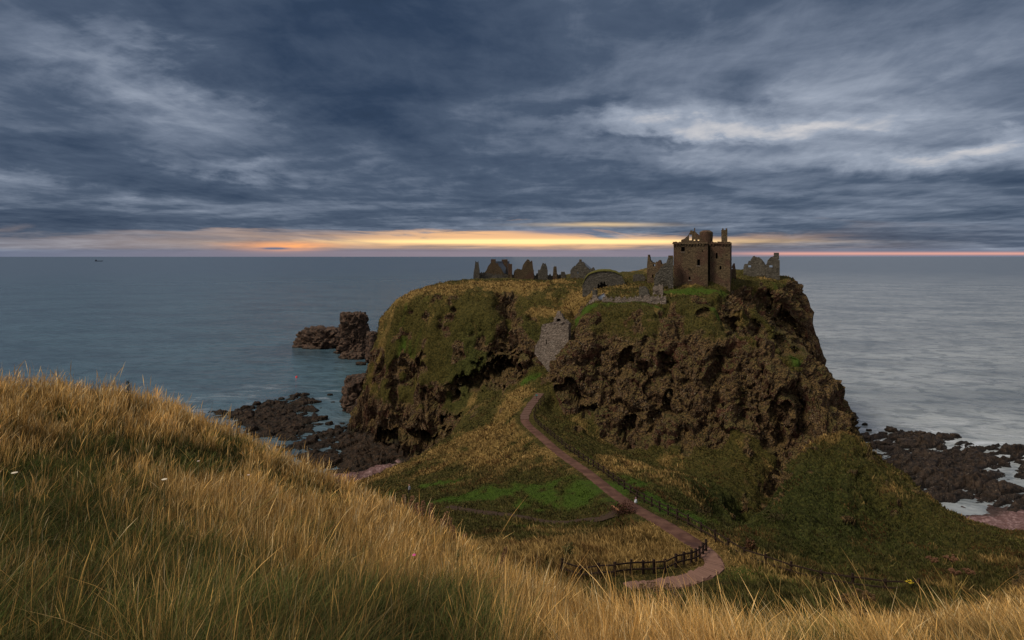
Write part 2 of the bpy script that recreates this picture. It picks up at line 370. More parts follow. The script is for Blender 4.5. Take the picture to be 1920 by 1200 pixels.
GULLIES = [([(958,555,184),(952,600,175),(950,645,166),(950,700,156)], 5.0, 3.0), ([(1085,560,172),(1072,590,164),(1062,620,158)], 5.0, 3.0),
           ([(1335,585,147),(1385,640,145),(1440,690,141),(1490,725,137)], 6.5, 3.6), ([(1575,860,112),(1490,880,106),(1430,925,97),(1375,965,86),(1340,1000,74)], 5.0, 4.8),
           ([(1660,900,80),(1600,980,70),(1540,1030,62)], 1.6, 4.0), ([(1250,600,146),(1230,700,134),(1215,800,127)], 1.6, 1.6), ([(1370,640,134),(1350,740,123),(1345,830,117)], 1.8, 1.8)]
GULLIES = [(catmull([wp(*q) for q in a], 4), d, w) for a, d, w in GULLIES]
def Hbase(x, y):
    x = np.asarray(x, np.float32).ravel(); y = np.asarray(y, np.float32).ravel()
    wm = sstep(y, 90, 125) * 1.0
    xw = x + wm * 1.1 * fbm(x / 9, y / 9, 2.2, 2); yw = y + wm * 1.1 * fbm(x / 9, y / 9, 8.2, 2)
    hf = np.full(len(x), -20, np.float32); m = y > 20
    hf[m] = rbf_far(xw[m], yw[m])
    m2 = y > 30
    if m2.any():
        d, zz = dist_poly(x[m2], y[m2], path_c)
        w = 1 - sstep(d, 1.6, 4.0); hf[m2] = hf[m2] * (1 - w) + zz * w
    for C_g, dg, wg in GULLIES:
        mg = (y > C_g[:, 1].min() - 15) & (y < C_g[:, 1].max() + 15) & (x > C_g[:, 0].min() - 15) & (x < C_g[:, 0].max() + 15)
        if mg.any():
            dd, _ = dist_poly(xw[mg], yw[mg], C_g); hf[mg] -= dg * np.exp(-(dd / wg) ** 2)
    hn = np.full(len(x), -30, np.float32); m = y < 42
    hn[m] = rbf_near(x[m], y[m])
    k = 1.0
    d = hf - hn
    return np.where(np.abs(d) < k, np.maximum(hf, hn) + (k - np.abs(d)) ** 2 / (4 * k), np.maximum(hf, hn))

def gb(x, y, L):
    """sum of soft patches given as (px, py, Y, rx, ry, amp)"""
    s = 0
    for px, py, Y, rx, ry, a in L:
        X = (px - 960) / F * Y
        s = s + a * np.exp(-((x - X) / rx) ** 2 - ((y - Y) / ry) ** 2)
    return s
GREEN = [(780,918,100,10,5,1.2),(900,940,85,10,4.5,1.25),(1060,955,78,8,4,1.15),(1000,930,84,6,2.5,.5),(1240,940,73,7,5,1.1),(1290,980,64,5,4,.7),(1200,925,80,3,10,.7),(1400,1075,47,9,5,.5),(980,985,70,12,2,.6),(1540,760,142,4,9,.8),(1500,690,142,3,6,.7),
         (1180,572,150,14,2.2,.9),(1092,584,150,2.5,4,.8),(1380,628,136,5,3,.55),(1330,582,139,3,3,.7),(1270,572,146,10,2,.9),(1300,552,163,14,4,.9),(770,600,183,7,5,.8),(940,700,155,4,4,.3),(1000,715,149,5,3,.9),(850,790,146,5,5,.5),(1480,540,178,12,6,.6),(1100,865,100,2,14,.6),(1050,800,122,3,8,.5),(1590,760,150,4,5,.8)]
DRY = [(1085,560,175,5,9,.6),(1000,578,169,5,2.5,.8),(1545,812,98,7,3,.75),(1480,850,97,4,3,.6),(1560,880,88,6,6,.35),(1490,940,76,6,6,.3),(860,860,118,9,14,.9),(930,800,134,7,10,.8),(980,740,144,4,7,.8),(900,890,95,10,5,.35),(1000,1040,54,14,7,1.0),(1200,1035,54,9,4,1.0),(950,530,192,30,7,.8),(780,552,190,14,7,.8),(1000,585,170,6,5,.6),(1080,545,176,9,8,.8),(1150,880,95,5,10,.55),(1250,880,92,8,10,.3),(1500,550,170,10,5,.3),(1440,525,182,7,3,.6),(1200,560,160,12,4,.2),(700,900,122,10,9,.4)]
DARK = [(885,680,168,7,6,1.0),(1000,640,160,6,6,.5),(1390,925,94,6,10,1.0),(1440,960,84,6,8,.8),(1610,960,80,8,12,.8),(1420,930,82,9,14,.6),(1500,1000,68,14,10,.55),(1150,970,70,3,3,.4),(1350,900,88,9,9,.4),(1180,1100,45,3,1,.2)]
def masks(x, y):
    n = fbm(x / 11, y / 11, 4.4, 3); n2 = fbm(x / 2.6, y / 2.6, 1.4, 3)
    g = np.clip(gb(x, y, GREEN) * (0.70 + 0.7 * n + .5 * n2) + 0.10 * n2, 0, 1)
    d = np.clip(0.20 + .85 * gb(x, y, DRY) - 0.6 * gb(x, y, DARK) + 0.70 * n + 0.45 * n2 - 0.6 * g, 0, 1)
    k = np.clip(gb(x, y, DARK), 0, 1)
    return g, d, k

# ------------------------------------------------------------------ materials
def new_mat(name):
    m = bpy.data.materials.new(name); m.use_nodes = True; t = m.node_tree; t.nodes.clear(); B = NB(t)
    bs = t.nodes.new('ShaderNodeBsdfPrincipled'); o = t.nodes.new('ShaderNodeOutputMaterial'); t.links.new(bs.outputs[0], o.inputs[0])
    bs.inputs['Roughness'].default_value = 0.9; bs.inputs['Specular IOR Level'].default_value = 0.10
    return m, B, bs
def geo(B):
    g = B.t.nodes.new('ShaderNodeNewGeometry'); return g
def attr(B, nm, col=False):
    a = B.t.nodes.new('ShaderNodeAttribute'); a.attribute_name = nm
    return a.outputs['Color' if col else 'Fac']
def bump(B, bs, h, dist, strength=1.0):
    b = B.t.nodes.new('ShaderNodeBump'); b.inputs['Strength'].default_value = strength; b.inputs['Distance'].default_value = dist
    B.l.new(h, b.inputs['Height']); B.l.new(b.outputs[0], bs.inputs['Normal'])

def rock_color(B, P):
    a = B.noise(P, 0.22, 5, 0.6); b = B.noise(P, 1.1, 5, 0.68, 0.4); c = B.noise(P, 3.2, 5, 0.75)
    col = B.ramp(b, [(0.32, (.010, .006, .004)), (0.44, (.044, .025, .014)), (0.55, (.120, .070, .036)), (0.68, (.235, .155, .082))])
    col = B.mix(B.sm(a, 0.48, 0.66), col, B.mix(0.6, col, (.105, .038, .024)))
    col = B.mix(B.mul(B.sm(c, 0.53, 0.63), B.sm(B.noise(P, 0.45, 3), .40, .56)), col, (.24, .205, .14))
    return col, b, c
def ground_material():
    m, B, bs = new_mat("headland_ground")
    g = geo(B); P = g.outputs['Position']; N = g.outputs['Normal']
    nz = B.sep(N)[2]
    rk = attr(B, 'rock'); gr = attr(B, 'green'); dr = attr(B, 'dry'); dk = attr(B, 'dark'); pb = attr(B, 'pebble'); wet = attr(B, 'wet')
    rc, b, c = rock_color(B, P)
    f = B.noise(P, 2.2, 6, 0.75); f2 = B.noise(P, 0.6, 4, 0.6); f3 = B.noise(P, 9.0, 3, 0.7)
    turf = B.mix(B.sm(B.add(f, B.mul(B.sub(f3, .5), .4)), 0.36, 0.64), (.022, .023, .006), (.100, .078, .019))
    gold = B.mix(B.sm(f, 0.35, 0.62), (.11, .070, .018), (.27, .175, .060))
    col = B.mix(B.sm(B.add(dr, B.mul(B.sub(f2, .5), .9)), 0.28, 0.80), turf, gold)
    col = B.mix(B.sm(B.add(gr, B.mul(B.sub(f, .5), .5)), 0.3, 0.8), col, B.mix(f, (.030, .058, .007), (.078, .118, .015)))
    col = B.mix(B.mul(dk, .6), col, B.mix(B.sm(f, .4, .62), (.018, .026, .007), (.055, .072, .016)))
    # turf hangs on wherever the true surface lies back far enough
    moss = B.sm(B.add(nz, B.mul(B.sub(B.noise(P, 0.9, 5, 0.75), .5), 1.3)), 0.26, 0.48)
    mosscol = B.mix(B.sm(B.noise(P, 0.22, 3), .45, .62), (.150, .086, .030), (.078, .070, .017))
    mosscol = B.mix(B.sm(f3, .42, .62), mosscol, (.17, .12, .055)); mosscol = B.mix(B.sm(f, .56, .40), mosscol, (.028, .022, .011))
    rcol = B.mix(moss, rc, mosscol)
    rmask = B.sm(B.add(rk, B.mul(B.sub(b, .5), .7)), 0.38, 0.58)
    col = B.mix(rmask, col, rcol)
    peb = B.ramp(B.voro(P, 2.6).outputs['Color'], [(0.0, (.14, .075, .075)), (1.0, (.42, .28, .27))])
    peb = B.mix(B.sm(B.noise(P, .5, 4), .4, .6), peb, (.17, .095, .09))
    col = B.mix(pb, col, peb)
    col = B.mix(wet, col, B.mix(b, (.012, .010, .009), (.045, .035, .026)))
    B.inp(bs, 'Base Color', col)
    B.inp(bs, 'Roughness', B.sub(.95, B.mul(wet, .45)))
    vc = B.voro(P, 1.3, 'DISTANCE_TO_EDGE').outputs['Distance']
    h = B.add(B.mul(B.noise(P, 1.4, 7, 0.72), 1.5), B.add(B.mul(f3, .3), B.mul(B.mul(B.sm(vc, 0, .2), rmask), .35)))
    bump(B, bs, h, 0.75, 1.0)
    return m
def rock_material(name, dark=(.010, .008, .007), light=(.046, .030, .020), lich=(.10, .080, .060)):
    m, B, bs = new_mat(name); g = geo(B); P = g.outputs['Position']; nz = B.sep(g.outputs['Normal'])[2]; z = B.sep(P)[2]
    b = B.noise(P, 0.8, 6, 0.7); c = B.noise(P, 2.6, 5, 0.7)
    col = B.mix(B.sm(b, .36, .66), dark, light)
    col = B.mix(B.mul(B.sm(c, .60, .68), B.sm(nz, .3, .8)), col, lich)
    col = B.mix(B.sm(z, 1.2, -0.1), col, dark)
    col = B.mix(B.mul(B.sm(B.noise(P, 3.4, 3), .64, .70), B.sm(nz, .6, .9)), col, tuple(min(1, k * 2.2) for k in lich))
    B.inp(bs, 'Base Color', col); B.inp(bs, 'Roughness', B.add(.35, B.mul(b, .4))); bs.inputs['Specular IOR Level'].default_value = .12
    bump(B, bs, B.noise(P, 1.8, 7, 0.7), 0.5, 0.9)
    return m
def sea_material():
    m, B, bs = new_mat("sea_water"); P = geo(B).outputs['Position']; x, y, z = B.sep(P)
    d = B.m('SQRT', B.add(B.mul(x, x), B.mul(y, y)))
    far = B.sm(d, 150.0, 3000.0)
    q = B.xyz(B.add(x, B.mul(y, .25)), B.mul(y, 1.6), 0.0)
    big = B.noise(q, 0.012, 4, .55)
    w1 = B.noise(q, 0.055, 5, .6, .6); w2 = B.noise(q, 0.35, 4, .6, .3)
    q2 = B.xyz(B.mul(x, .5), y, 3.0); w3 = B.noise(q2, 0.012, 6, .6)
    h = B.add(B.mul(w1, 3.2), B.add(B.mul(w2, .42), B.mul(w3, 9.0)))
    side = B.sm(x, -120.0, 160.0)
    body = B.mix(side, (.058, .102, .130), (.27, .29, .30)); body = B.mix(B.mul(B.sm(B.noise(q, .09, 5, .65, .8), .45, .62), .45), body, (.012, .026, .036))  # dark pattern paints wave shading into the water colour
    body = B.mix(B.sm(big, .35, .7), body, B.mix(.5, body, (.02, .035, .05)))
    # sheltered green water beside the headland's left flank
    ax = B.mul(B.add(x, 62.0), 1/24.); ay = B.mul(B.sub(y, 300.0), 1/70.)
    teal = B.m('EXPONENT', B.mul(B.add(B.mul(ax, ax), B.mul(ay, ay)), -1.0))
    body = B.mix(B.mul(teal, .55), body, (.014, .055, .062))
    # long thin films of spent foam near the two shores
    q3 = B.xyz(B.mul(x, .5), B.mul(y, 1.3), 0.0)
    fo = B.sm(B.noise(q3, .085, 7, .68, 1.0), .50, .66)
    sx = B.mul(B.sub(x, 125.0), 1/48.); sy = B.mul(B.sub(y, 180.0), 1/30.)
    sh = B.m('EXPONENT', B.mul(B.add(B.mul(sx, sx), B.mul(sy, sy)), -1.0))
    lx = B.mul(B.add(x, 95.0), 1/45.); ly = B.mul(B.sub(y, 238.0), 1/28.)
    sl = B.m('EXPONENT', B.mul(B.add(B.mul(lx, lx), B.mul(ly, ly)), -1.0))
    body = B.mix(B.mul(far, .7), body, (.060, .085, .130))  # far water has its bluish reflection put into the base colour
    foam = B.m('MINIMUM', B.mul(fo, B.add(B.mul(sh, 1.1), B.mul(sl, .40))), 1.0)
    body = B.mix(foam, body, (.42, .45, .50))
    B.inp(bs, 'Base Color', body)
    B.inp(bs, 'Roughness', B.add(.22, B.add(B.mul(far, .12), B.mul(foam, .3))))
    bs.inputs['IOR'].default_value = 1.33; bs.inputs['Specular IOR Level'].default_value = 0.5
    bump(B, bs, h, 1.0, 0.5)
    return m
def stone_material(name, a, b, lichen=(.30, .28, .22), amt=.5, red=None):
    m, B, bs = new_mat(name); P = geo(B).outputs['Position']
    x, y, z = B.sep(P)
    hcoord = B.add(x, B.mul(y, .35))
    q = B.xyz(hcoord, B.mul(z, 1.9), B.mul(y, .6))
    v = B.voro(q, 1.9); cellc = v.outputs['Color']; vd = B.voro(q, 1.9, 'DISTANCE_TO_EDGE').outputs['Distance']
    n = B.noise(P, .35, 5, .65); n2 = B.noise(P, 2.2, 5, .7)
    cc = B.sep(cellc)[0]
    col = B.mix(B.add(B.mul(cc, .6), B.mul(n, .4)), a, b)
    if red: col = B.mix(B.mul(B.sm(B.noise(P, .22, 3), .44, .62), .8), col, red)
    col = B.mix(B.mul(B.sm(B.noise(P, 1.1, 5, .75), .56, .68), amt), col, lichen)
    col = B.mix(B.sm(vd, .05, .0), col, tuple(c * .35 for c in a))
    col = B.mix(B.sm(B.noise(P, .5, 4), .58, .75), col, tuple(c * .55 for c in a))
    B.inp(bs, 'Base Color', col)
    bump(B, bs, B.add(B.mul(B.sm(vd, 0, .12), .5), B.add(B.mul(n2, .5), B.mul(cc, .3))), 0.14, 1.0)
    return m
def plain(name, c, rough=.85, var=.35, sc_=6.0, bmp=0.0):
    m, B, bs = new_mat(name); P = geo(B).outputs['Position']
    n = B.noise(P, sc_, 5, .65)
    if 'step' in name: n = B.add(B.mul(n, .75), B.mul(B.t.nodes.new('ShaderNodeObjectInfo').outputs['Random'], .25))
    B.inp(bs, 'Base Color', B.mix(n, tuple(k * (1 - var) for k in c), tuple(k * (1 + var) for k in c)))
    bs.inputs['Roughness'].default_value = rough
    if bmp: bump(B, bs, n, bmp, 1.0)
    return m
def grass_material(name):
    m, B, bs = new_mat(name); t = m.node_tree
    c = attr(B, 'tint', True)
    B.inp(bs, 'Base Color', c); bs.inputs['Roughness'].default_value = .75; bs.inputs['Specular IOR Level'].default_value = .15
    tr = t.nodes.new('ShaderNodeBsdfTranslucent'); B.inp(tr, 0, c)
    mx = t.nodes.new('ShaderNodeMixShader'); mx.inputs[0].default_value = .35
    o = [n for n in t.nodes if n.type == 'OUTPUT_MATERIAL'][0]
    t.links.new(bs.outputs[0], mx.inputs[1]); t.links.new(tr.outputs[0], mx.inputs[2]); t.links.new(mx.outputs[0], o.inputs[0])
    return m
M = {}
M['ground'] = ground_material(); M['sea'] = sea_material()
M['reef'] = rock_material("wet_reef_rock"); M['reef2'] = rock_material("weedy_reef_rock", (.007, .005, .003), (.038, .021, .011), (.08, .056, .035))
M['stack'] = rock_material("sea_stack_rock", (.010, .007, .005), (.090, .052, .034), (.10, .085, .045))
M['keep'] = stone_material("keep_masonry", (.050, .036, .022), (.14, .098, .056), (.15, .14, .09), .25, (.085, .046, .032))
M['keepdark'] = stone_material('shaded_moss_masonry', (.022, .024, .012), (.060, .055, .028), (.06, .07, .03), .3)  # moss green, darkened to paint the shade of the recess
M['ruin'] = stone_material("ruin_masonry", (.045, .040, .032), (.125, .11, .088), (.28, .26, .22), .38)
M['pale'] = stone_material("pale_masonry", (.10, .078, .062), (.27, .215, .175), (.46, .42, .36), .55)
M['slate'] = plain("slate_roof", (.10, .115, .14), .6, .25, 3)
M['sodtop'] = plain("turf_cap", (.075, .070, .020), .95, .5, 3, .2)
M['void'] = plain("painted_room_shade", (.010, .009, .008), 1.0, .2)  # near-black panel colour stands for the darkness inside the openings
M['wood'] = plain("weathered_fence_wood", (.026, .016, .012), .8, .35, 5)
M['path'] = None
def path_material():
    m, B, bs = new_mat("red_gravel_path"); P = geo(B).outputs['Position']
    n = B.noise(P, .7, 5, .6); n2 = B.noise(P, 12, 4, .8)
    col = B.mix(B.sm(n, .35, .7), (.058, .028, .021), (.108, .056, .040))
    col = B.mix(B.mul(B.sm(n2, .55, .7), .4), col, (.14, .095, .078))
    col = B.mix(B.sm(B.noise(P, .33, 2), .66, .72), col, (.05, .026, .022))
    B.inp(bs, 'Base Color', col); bump(B, bs, n2, .05, 1.0); return m
M['path'] = path_material()
M['step'] = plain("red_stone_step", (.150, .085, .064), .9, .25, 4, .03)
M['oldstep'] = plain("worn_step", (.095, .056, .044), .9, .3, 4, .03)
M['riser'] = plain("step_riser_wood", (.110, .064, .050), .9, .3, 4)
M['track'] = plain("muddy_track", (.038, .024, .017), .95, .45, 1.5, .1)
M['grass'] = grass_material("grass_blades")

# ------------------------------------------------------------------ ground sheet: a fan of profiles, finer where steep
def build_ground():
    nc, nr = 1150, 860
    T = np.linspace(-1.12, 1.12, nc)
    Yc = np.concatenate([np.linspace(-3, 2, 4)[:-1], np.geomspace(2, 46, 90)[:-1], np.linspace(46, 345, 470)])
    # profile sampling density, shared smoothly between neighbouring profiles
    Tc = T[::6]
    X0 = Tc[:, None] * np.maximum(Yc, 0)[None] + Tc[:, None] * 3.0 * (Yc < 3)[None]
    Hc = Hbase(X0, np.broadcast_to(Yc, X0.shape)).reshape(X0.shape)
    dY = np.diff(Yc)[None]; dH = np.diff(Hc, axis=1)
    Ym = np.maximum((Yc[1:] + Yc[:-1]) / 2, 1.0)[None]
    w = np.sqrt(dY ** 2 + (1.2 * dH) ** 2) / (Ym + 15)
    w = w * np.where(Ym < 30, 0.30, np.where(Ym < 215, 1.0, 0.35)) * np.where(Hc[:, 1:] < -2.5, 0.08, 1.0) * np.where((Ym > 24) & (Ym < 42), .6, 1)
    ker = np.exp(-np.linspace(-2, 2, 11) ** 2); ker /= ker.sum()
    wp_ = np.pad(w, ((5, 5), (0, 0)), mode='edge'); w = sum(ker[i] * wp_[i:i + len(w)] for i in range(11))
    cum = np.concatenate([np.zeros((len(Tc), 1)), np.cumsum(w, 1)], 1); cum /= cum[:, -1:]
    Yr = np.stack([np.interp(np.linspace(0, 1, nr), cum[i], Yc) for i in range(len(Tc))])
    Y = np.stack([np.interp(T, Tc, Yr[:, j]) for j in range(nr)], 1)
    X = T[:, None] * np.maximum(Y, 3.0)
    H = Hbase(X, Y).reshape(X.shape)
    Pg = np.stack([X, Y, H], -1)
    du = np.gradient(Pg, axis=0); dv = np.gradient(Pg, axis=1)
    N = np.cross(du, dv); N /= np.linalg.norm(N, axis=-1, keepdims=True) + 1e-9
    N = np.where(N[..., 2:3] < 0, -N, N)
    # smooth the normals so that the relief grows evenly out of the face
    for ax in (0, 1):
        for _ in range(3):
            N = (np.roll(N, 2, ax) + np.roll(N, -2, ax) + N) / 3
    N /= np.linalg.norm(N, axis=-1, keepdims=True) + 1e-9
    slope = np.sqrt(np.clip(1 - N[..., 2] ** 2, 0, 1)) / np.clip(N[..., 2], .05, 1)
    x, y, z = X.ravel(), Y.ravel(), H.ravel(); n = N.reshape(-1, 3); slope = slope.ravel()
    g, d, k = masks(x, y)
    nearf = sstep(y, 36, 28); d = d * (1 - nearf); k = np.maximum(k, nearf); g = g * (1 - nearf)
    dp, _ = dist_poly(x, y, path_c); dt, _ = dist_poly(x, y, track_c)
    farm = sstep(y, 60, 105)
    nb = fbm(x / 7, y / 7, z / 7, 3)
    headland = sstep(y, 100, 120)
    rock = sstep(slope + 0.45 * nb - 0.4 * g + .25 * ((x > 8) & (y < 152) & (y > 118)), 0.62, 1.15) * headland * sstep(dp, 2, 6)
    # right-hand hillock has only a few bare ribs
    rock = rock * (1 - .80 * sstep(z, 7, 18) * sstep(x, -2, -7) * sstep(nb, .45, .0)) * (1 - .60 * sstep(z, 33, 41) * sstep(nb, .5, -.2) * (x / np.maximum(y, 1) < .42))
    kn = (x > 30) & (y < 105) & (x / y > .36)
    rock = np.where(kn, np.maximum(rock * .3, .8 * sstep(fbm(x / 3.2, y / 3.2, z / 3.2, 3), .28, .5) * sstep(slope, .25, .6)), rock)
    rock = np.maximum(rock, .85 * sstep(y, 104, 110) * sstep(y, 142, 132) * sstep(x / y, .37, .41) * sstep(x / y, .60, .55) * sstep(nb, -.5, .1))
    A = billow(x / 12, y / 12, z / 14, 2) * 1.9
    Bn = billow(x / 4.6 + .3 * nb, y / 4.6, z / 5.5, 2) * 1.15
    C = billow(x / 1.7, y / 1.7, z / 1.9, 3, .65) * 0.55
    rm_ = rock > .03; xr, yr, zr = x[rm_], y[rm_], z[rm_]
    wv = .35 * fbm(xr / 3, yr / 3, zr / 3, 2)
    v1, e1 = cells(xr / 6.2 + wv, yr / 6.2, zr / 9.5 + .12 * xr / 6); v2, e2 = cells(xr / 2.4 + wv, yr / 2.4 + wv, zr / 2.9 + .2 * xr / 2.4, 9); v3, e3 = cells(xr / .75, yr / .75, zr / .7, 3)
    blk = np.zeros(len(x), np.float32)
    blk[rm_] = (v1 - .5) * 2.7 - .6 * (1 - sstep(e1, 0, .12)) + (v2 - .5) * .95 - .25 * (1 - sstep(e2, 0, .16)) + (v3 - .5) * .28
    rib = ridge(x / 3.4 + .3 * nb, y / 3.4, z / 15, 2) * .70
    disp = rock * (A * .9 + Bn * .40 + C * .30 + blk + rib + .9)
    soft = (1 - rock) * (fbm(x / 6, y / 6, z / 6, 2) * .6 * sstep(y, 50, 100) + billow(x / 1.7, y / 1.7, z / 1.7, 2) * (.07 + .16 * farm) + fbm(x / 3.5, y / 3.5, 1, 2) * .22)
    soft *= sstep(dp, 1.5, 3.5) * (0.3 + .7 * sstep(dt, 0.8, 2.5)); soft *= sstep(y, 12, 40) * .8 + .2
    disp = disp + soft
    rug = headland * (1 - rock) * sstep(slope, .35, .9) * ridge(x / 4, y / 4, z / 4, 3) * .35
    disp = disp + rug * sstep(dp, 2, 6) + kn * sstep(dp, 6, 14) * (1.3 * fbm(x / 9, y / 9, 6, 2) + .5 * billow(x / 3.5, y / 3.5, z / 3.5, 2))
    pos = np.stack([x, y, z], -1) + n * disp[:, None]
    # caves and deep clefts worked back into the cliff
    caves = [(912,702,163,9.5,3.6,-.50,9,20),(945,690,160,4,5,0,6,14),(1172,680,134,1.9,3.6,.1,3.2,14),(1262,688,130,2.8,2.8,0,3.0,14),(1180,805,129,2.2,4.5,-.1,3.6,12),(1238,770,128,2.0,4.6,.5,3,12),(1285,825,117,2,3,0,3,10),
             (1465,785,119,2.6,5.0,0.1,2.6,14),(1440,560,172,2.4,2.8,0,4,14),(1482,628,160,5.5,7.5,-.3,7,16),(1372,606,154,2.6,2.4,.4,3.5,12),(1420,612,154,2.0,3.0,-.5,3.5,10),(1068,735,140,3.2,2.6,-.4,4,12),(1105,770,133,3.2,1.8,-.5,3,10),
             (765,820,176,11,2.4,.05,6,14),(845,800,167,5,3.5,-.3,6,14),(790,690,174,1.6,4,.3,2.5,10),(740,745,180,1.4,4,.1,2.5,10),(855,730,170,2,4,.3,3,10),(1120,690,139,1.2,3,.2,2,10),(1340,700,126,1.4,3.5,.3,2.2,10),(1395,760,118,1.6,3.5,.1,2.5,10),
             (1505,770,124,2,4,.1,2.5,10),(850,583,181,1.5,.9,.3,2,8),(1320,585,139,2.0,1.0,-.2,2,8),(1600,815,150,2,3.5,0,3,12),(1508,700,163,2.5,4,-.4,4,12),(1150,720,134,1.2,2.4,-.4,2,9),(1210,640,137,1.0,1.6,0,1.6,9)]
    ox = 0
    for px, py, Yk, rx, rz, rot, dep, rng_ in caves:
        cxx, _, cz = wp(px, py, Yk)
        a = x * (Yk / np.maximum(y, 1)) - cxx; b = CAMZ + (z - CAMZ) * (Yk / np.maximum(y, 1)) - cz
        c, s_ = math.cos(rot), math.sin(rot)
        p = (a * c - b * s_) / rx; q = (a * s_ + b * c) / rz
        r = np.sqrt(p * p + q * q) + .75 * fbm(x / 3.2, z / 3.2, y / 3.2, 3)
        f = (1 - sstep(r, .55, 1.05)) * (1 - sstep(np.abs(y - Yk), rng_ * .8, rng_ * 1.2))
        pos[:, 1] += f * dep; pos[:, 0] += f * dep * cxx / Yk
        rock = np.maximum(rock, f)
    pebble = sstep(z, 5.5, 3.5) * sstep(slope, .5, .25) * ((x > 60) | ((x < -10) & (y < 172))) * (y > 60)
    wet = sstep(z + 1.2 * nb, 3.2, 1.2) * (1 - pebble) * (y > 120)
    wet = np.maximum(wet, sstep(z, .9, .3) * .8)
    pos = pos.reshape(nc, nr, 3)
    idx = np.arange(nc * nr).reshape(nc, nr)
    q = np.stack([idx[:-1, :-1], idx[1:, :-1], idx[1:, 1:], idx[:-1, 1:]], -1).reshape(-1, 4)
    zf = H.ravel()[q].max(1); q = q[zf > -3.2]
    used = np.unique(q); remap = np.full(nc * nr, -1); remap[used] = np.arange(len(used)); q = remap[q]
    at = dict(rock=rock[used], green=g[used], dry=d[used], dark=k[used], pebble=pebble.astype(float)[used], wet=wet[used])
    o = np_mesh("ground", pos.reshape(-1, 3)[used], q, M['ground'], smooth=(at['rock'][q].mean(1) < .5), attrs=at)
    tag(o, kind='structure')
    return o, X, Y, pos, rock.reshape(nc, nr)
ground, GX, GY, GP, GR = build_ground()
_T = np.linspace(-1.12, 1.12, GX.shape[0])
def surf(x, y):
    """height of the finished ground at world x, y (nearest vertex of the fan)"""
    y = np.atleast_1d(np.asarray(y, float)); x = np.atleast_1d(np.asarray(x, float)); out = np.empty(len(x)); rk = np.empty(len(x))
    ti = np.clip(((x / np.maximum(y, 3.0)) + 1.12) / 2.24 * (len(_T) - 1), 0, len(_T) - 1)
    ti = np.round(ti).astype(int)
    order = np.argsort(ti, kind='stable')
    st = np.searchsorted(ti[order], np.arange(len(_T) + 1))
    for c in range(len(_T)):
        ids = order[st[c]:st[c + 1]]
        if len(ids) == 0: continue
        out[ids] = np.interp(y[ids], GY[c], GP[c, :, 2]); rk[ids] = np.interp(y[ids], GY[c], GR[c])
    return out, rk
def gz(x, y): return float(surf([x], [y])[0][0])
def on(px, Y, dz=0.0):
    x = (px - 960) / F * Y; return (x, Y, gz(x, Y) + dz)

# ------------------------------------------------------------------ sea
def build_sea():
    r = np.concatenate([np.linspace(20, 400, 30), np.geomspace(430, 200000, 40)]); a = np.linspace(-math.pi, math.pi, 121)
    R, A = np.meshgrid(r, a, indexing='ij')
    V = np.stack([R * np.sin(A), R * np.cos(A), np.zeros_like(R)], -1).reshape(-1, 3)
    i = np.arange(len(r) * len(a)).reshape(len(r), len(a))
    q = np.stack([i[:-1, :-1], i[1:, :-1], i[1:, 1:], i[:-1, 1:]], -1).reshape(-1, 4)[:, ::-1]
    tag(np_mesh("sea", V, q, M['sea']), kind='structure')
build_sea()

# ------------------------------------------------------------------ rock shelves at the two shores
def shelf(name, poly_px, res, hfun, mat):
    P = np.array([((px - 960) / F * (CAMZ * F / (py - 481)), CAMZ * F / (py - 481)) for px, py in poly_px])
    x0, y0 = P.min(0) - 6; x1, y1 = P.max(0) + 6
    xs = np.arange(x0, x1, res); ys = np.arange(y0, y1, res); X, Y = np.meshgrid(xs, ys, indexing='ij')
    inside = np.zeros(X.shape, bool); d = np.full(X.shape, 1e9)
    for a, b in zip(P, np.roll(P, -1, 0)):
        c = (a[1] > Y) != (b[1] > Y)
        with np.errstate(divide='ignore', invalid='ignore'):
            inside ^= c & (X < (b[0] - a[0]) * (Y - a[1]) / (b[1] - a[1] + 1e-12) + a[0])
        e = b - a; t = np.clip(((X - a[0]) * e[0] + (Y - a[1]) * e[1]) / (e @ e), 0, 1)
        d = np.minimum(d, np.hypot(X - a[0] - t * e[0], Y - a[1] - t * e[1]))
    sdist = np.where(inside, d, -d)
    Z, wrp = hfun(X, Y, sdist)
    i = np.arange(X.size).reshape(X.shape)
    q = np.stack([i[:-1, :-1], i[1:, :-1], i[1:, 1:], i[:-1, 1:]], -1).reshape(-1, 4)
    keep = Z.ravel()[q].max(1) > -0.6; q = q[keep]
    used = np.unique(q); rm = np.full(X.size, -1); rm[used] = np.arange(len(used))
    V = np.stack([X + wrp, Y, Z], -1).reshape(-1, 3)
    return tag(np_mesh(name, V[used], rm[q], mat, smooth=False), kind='structure')
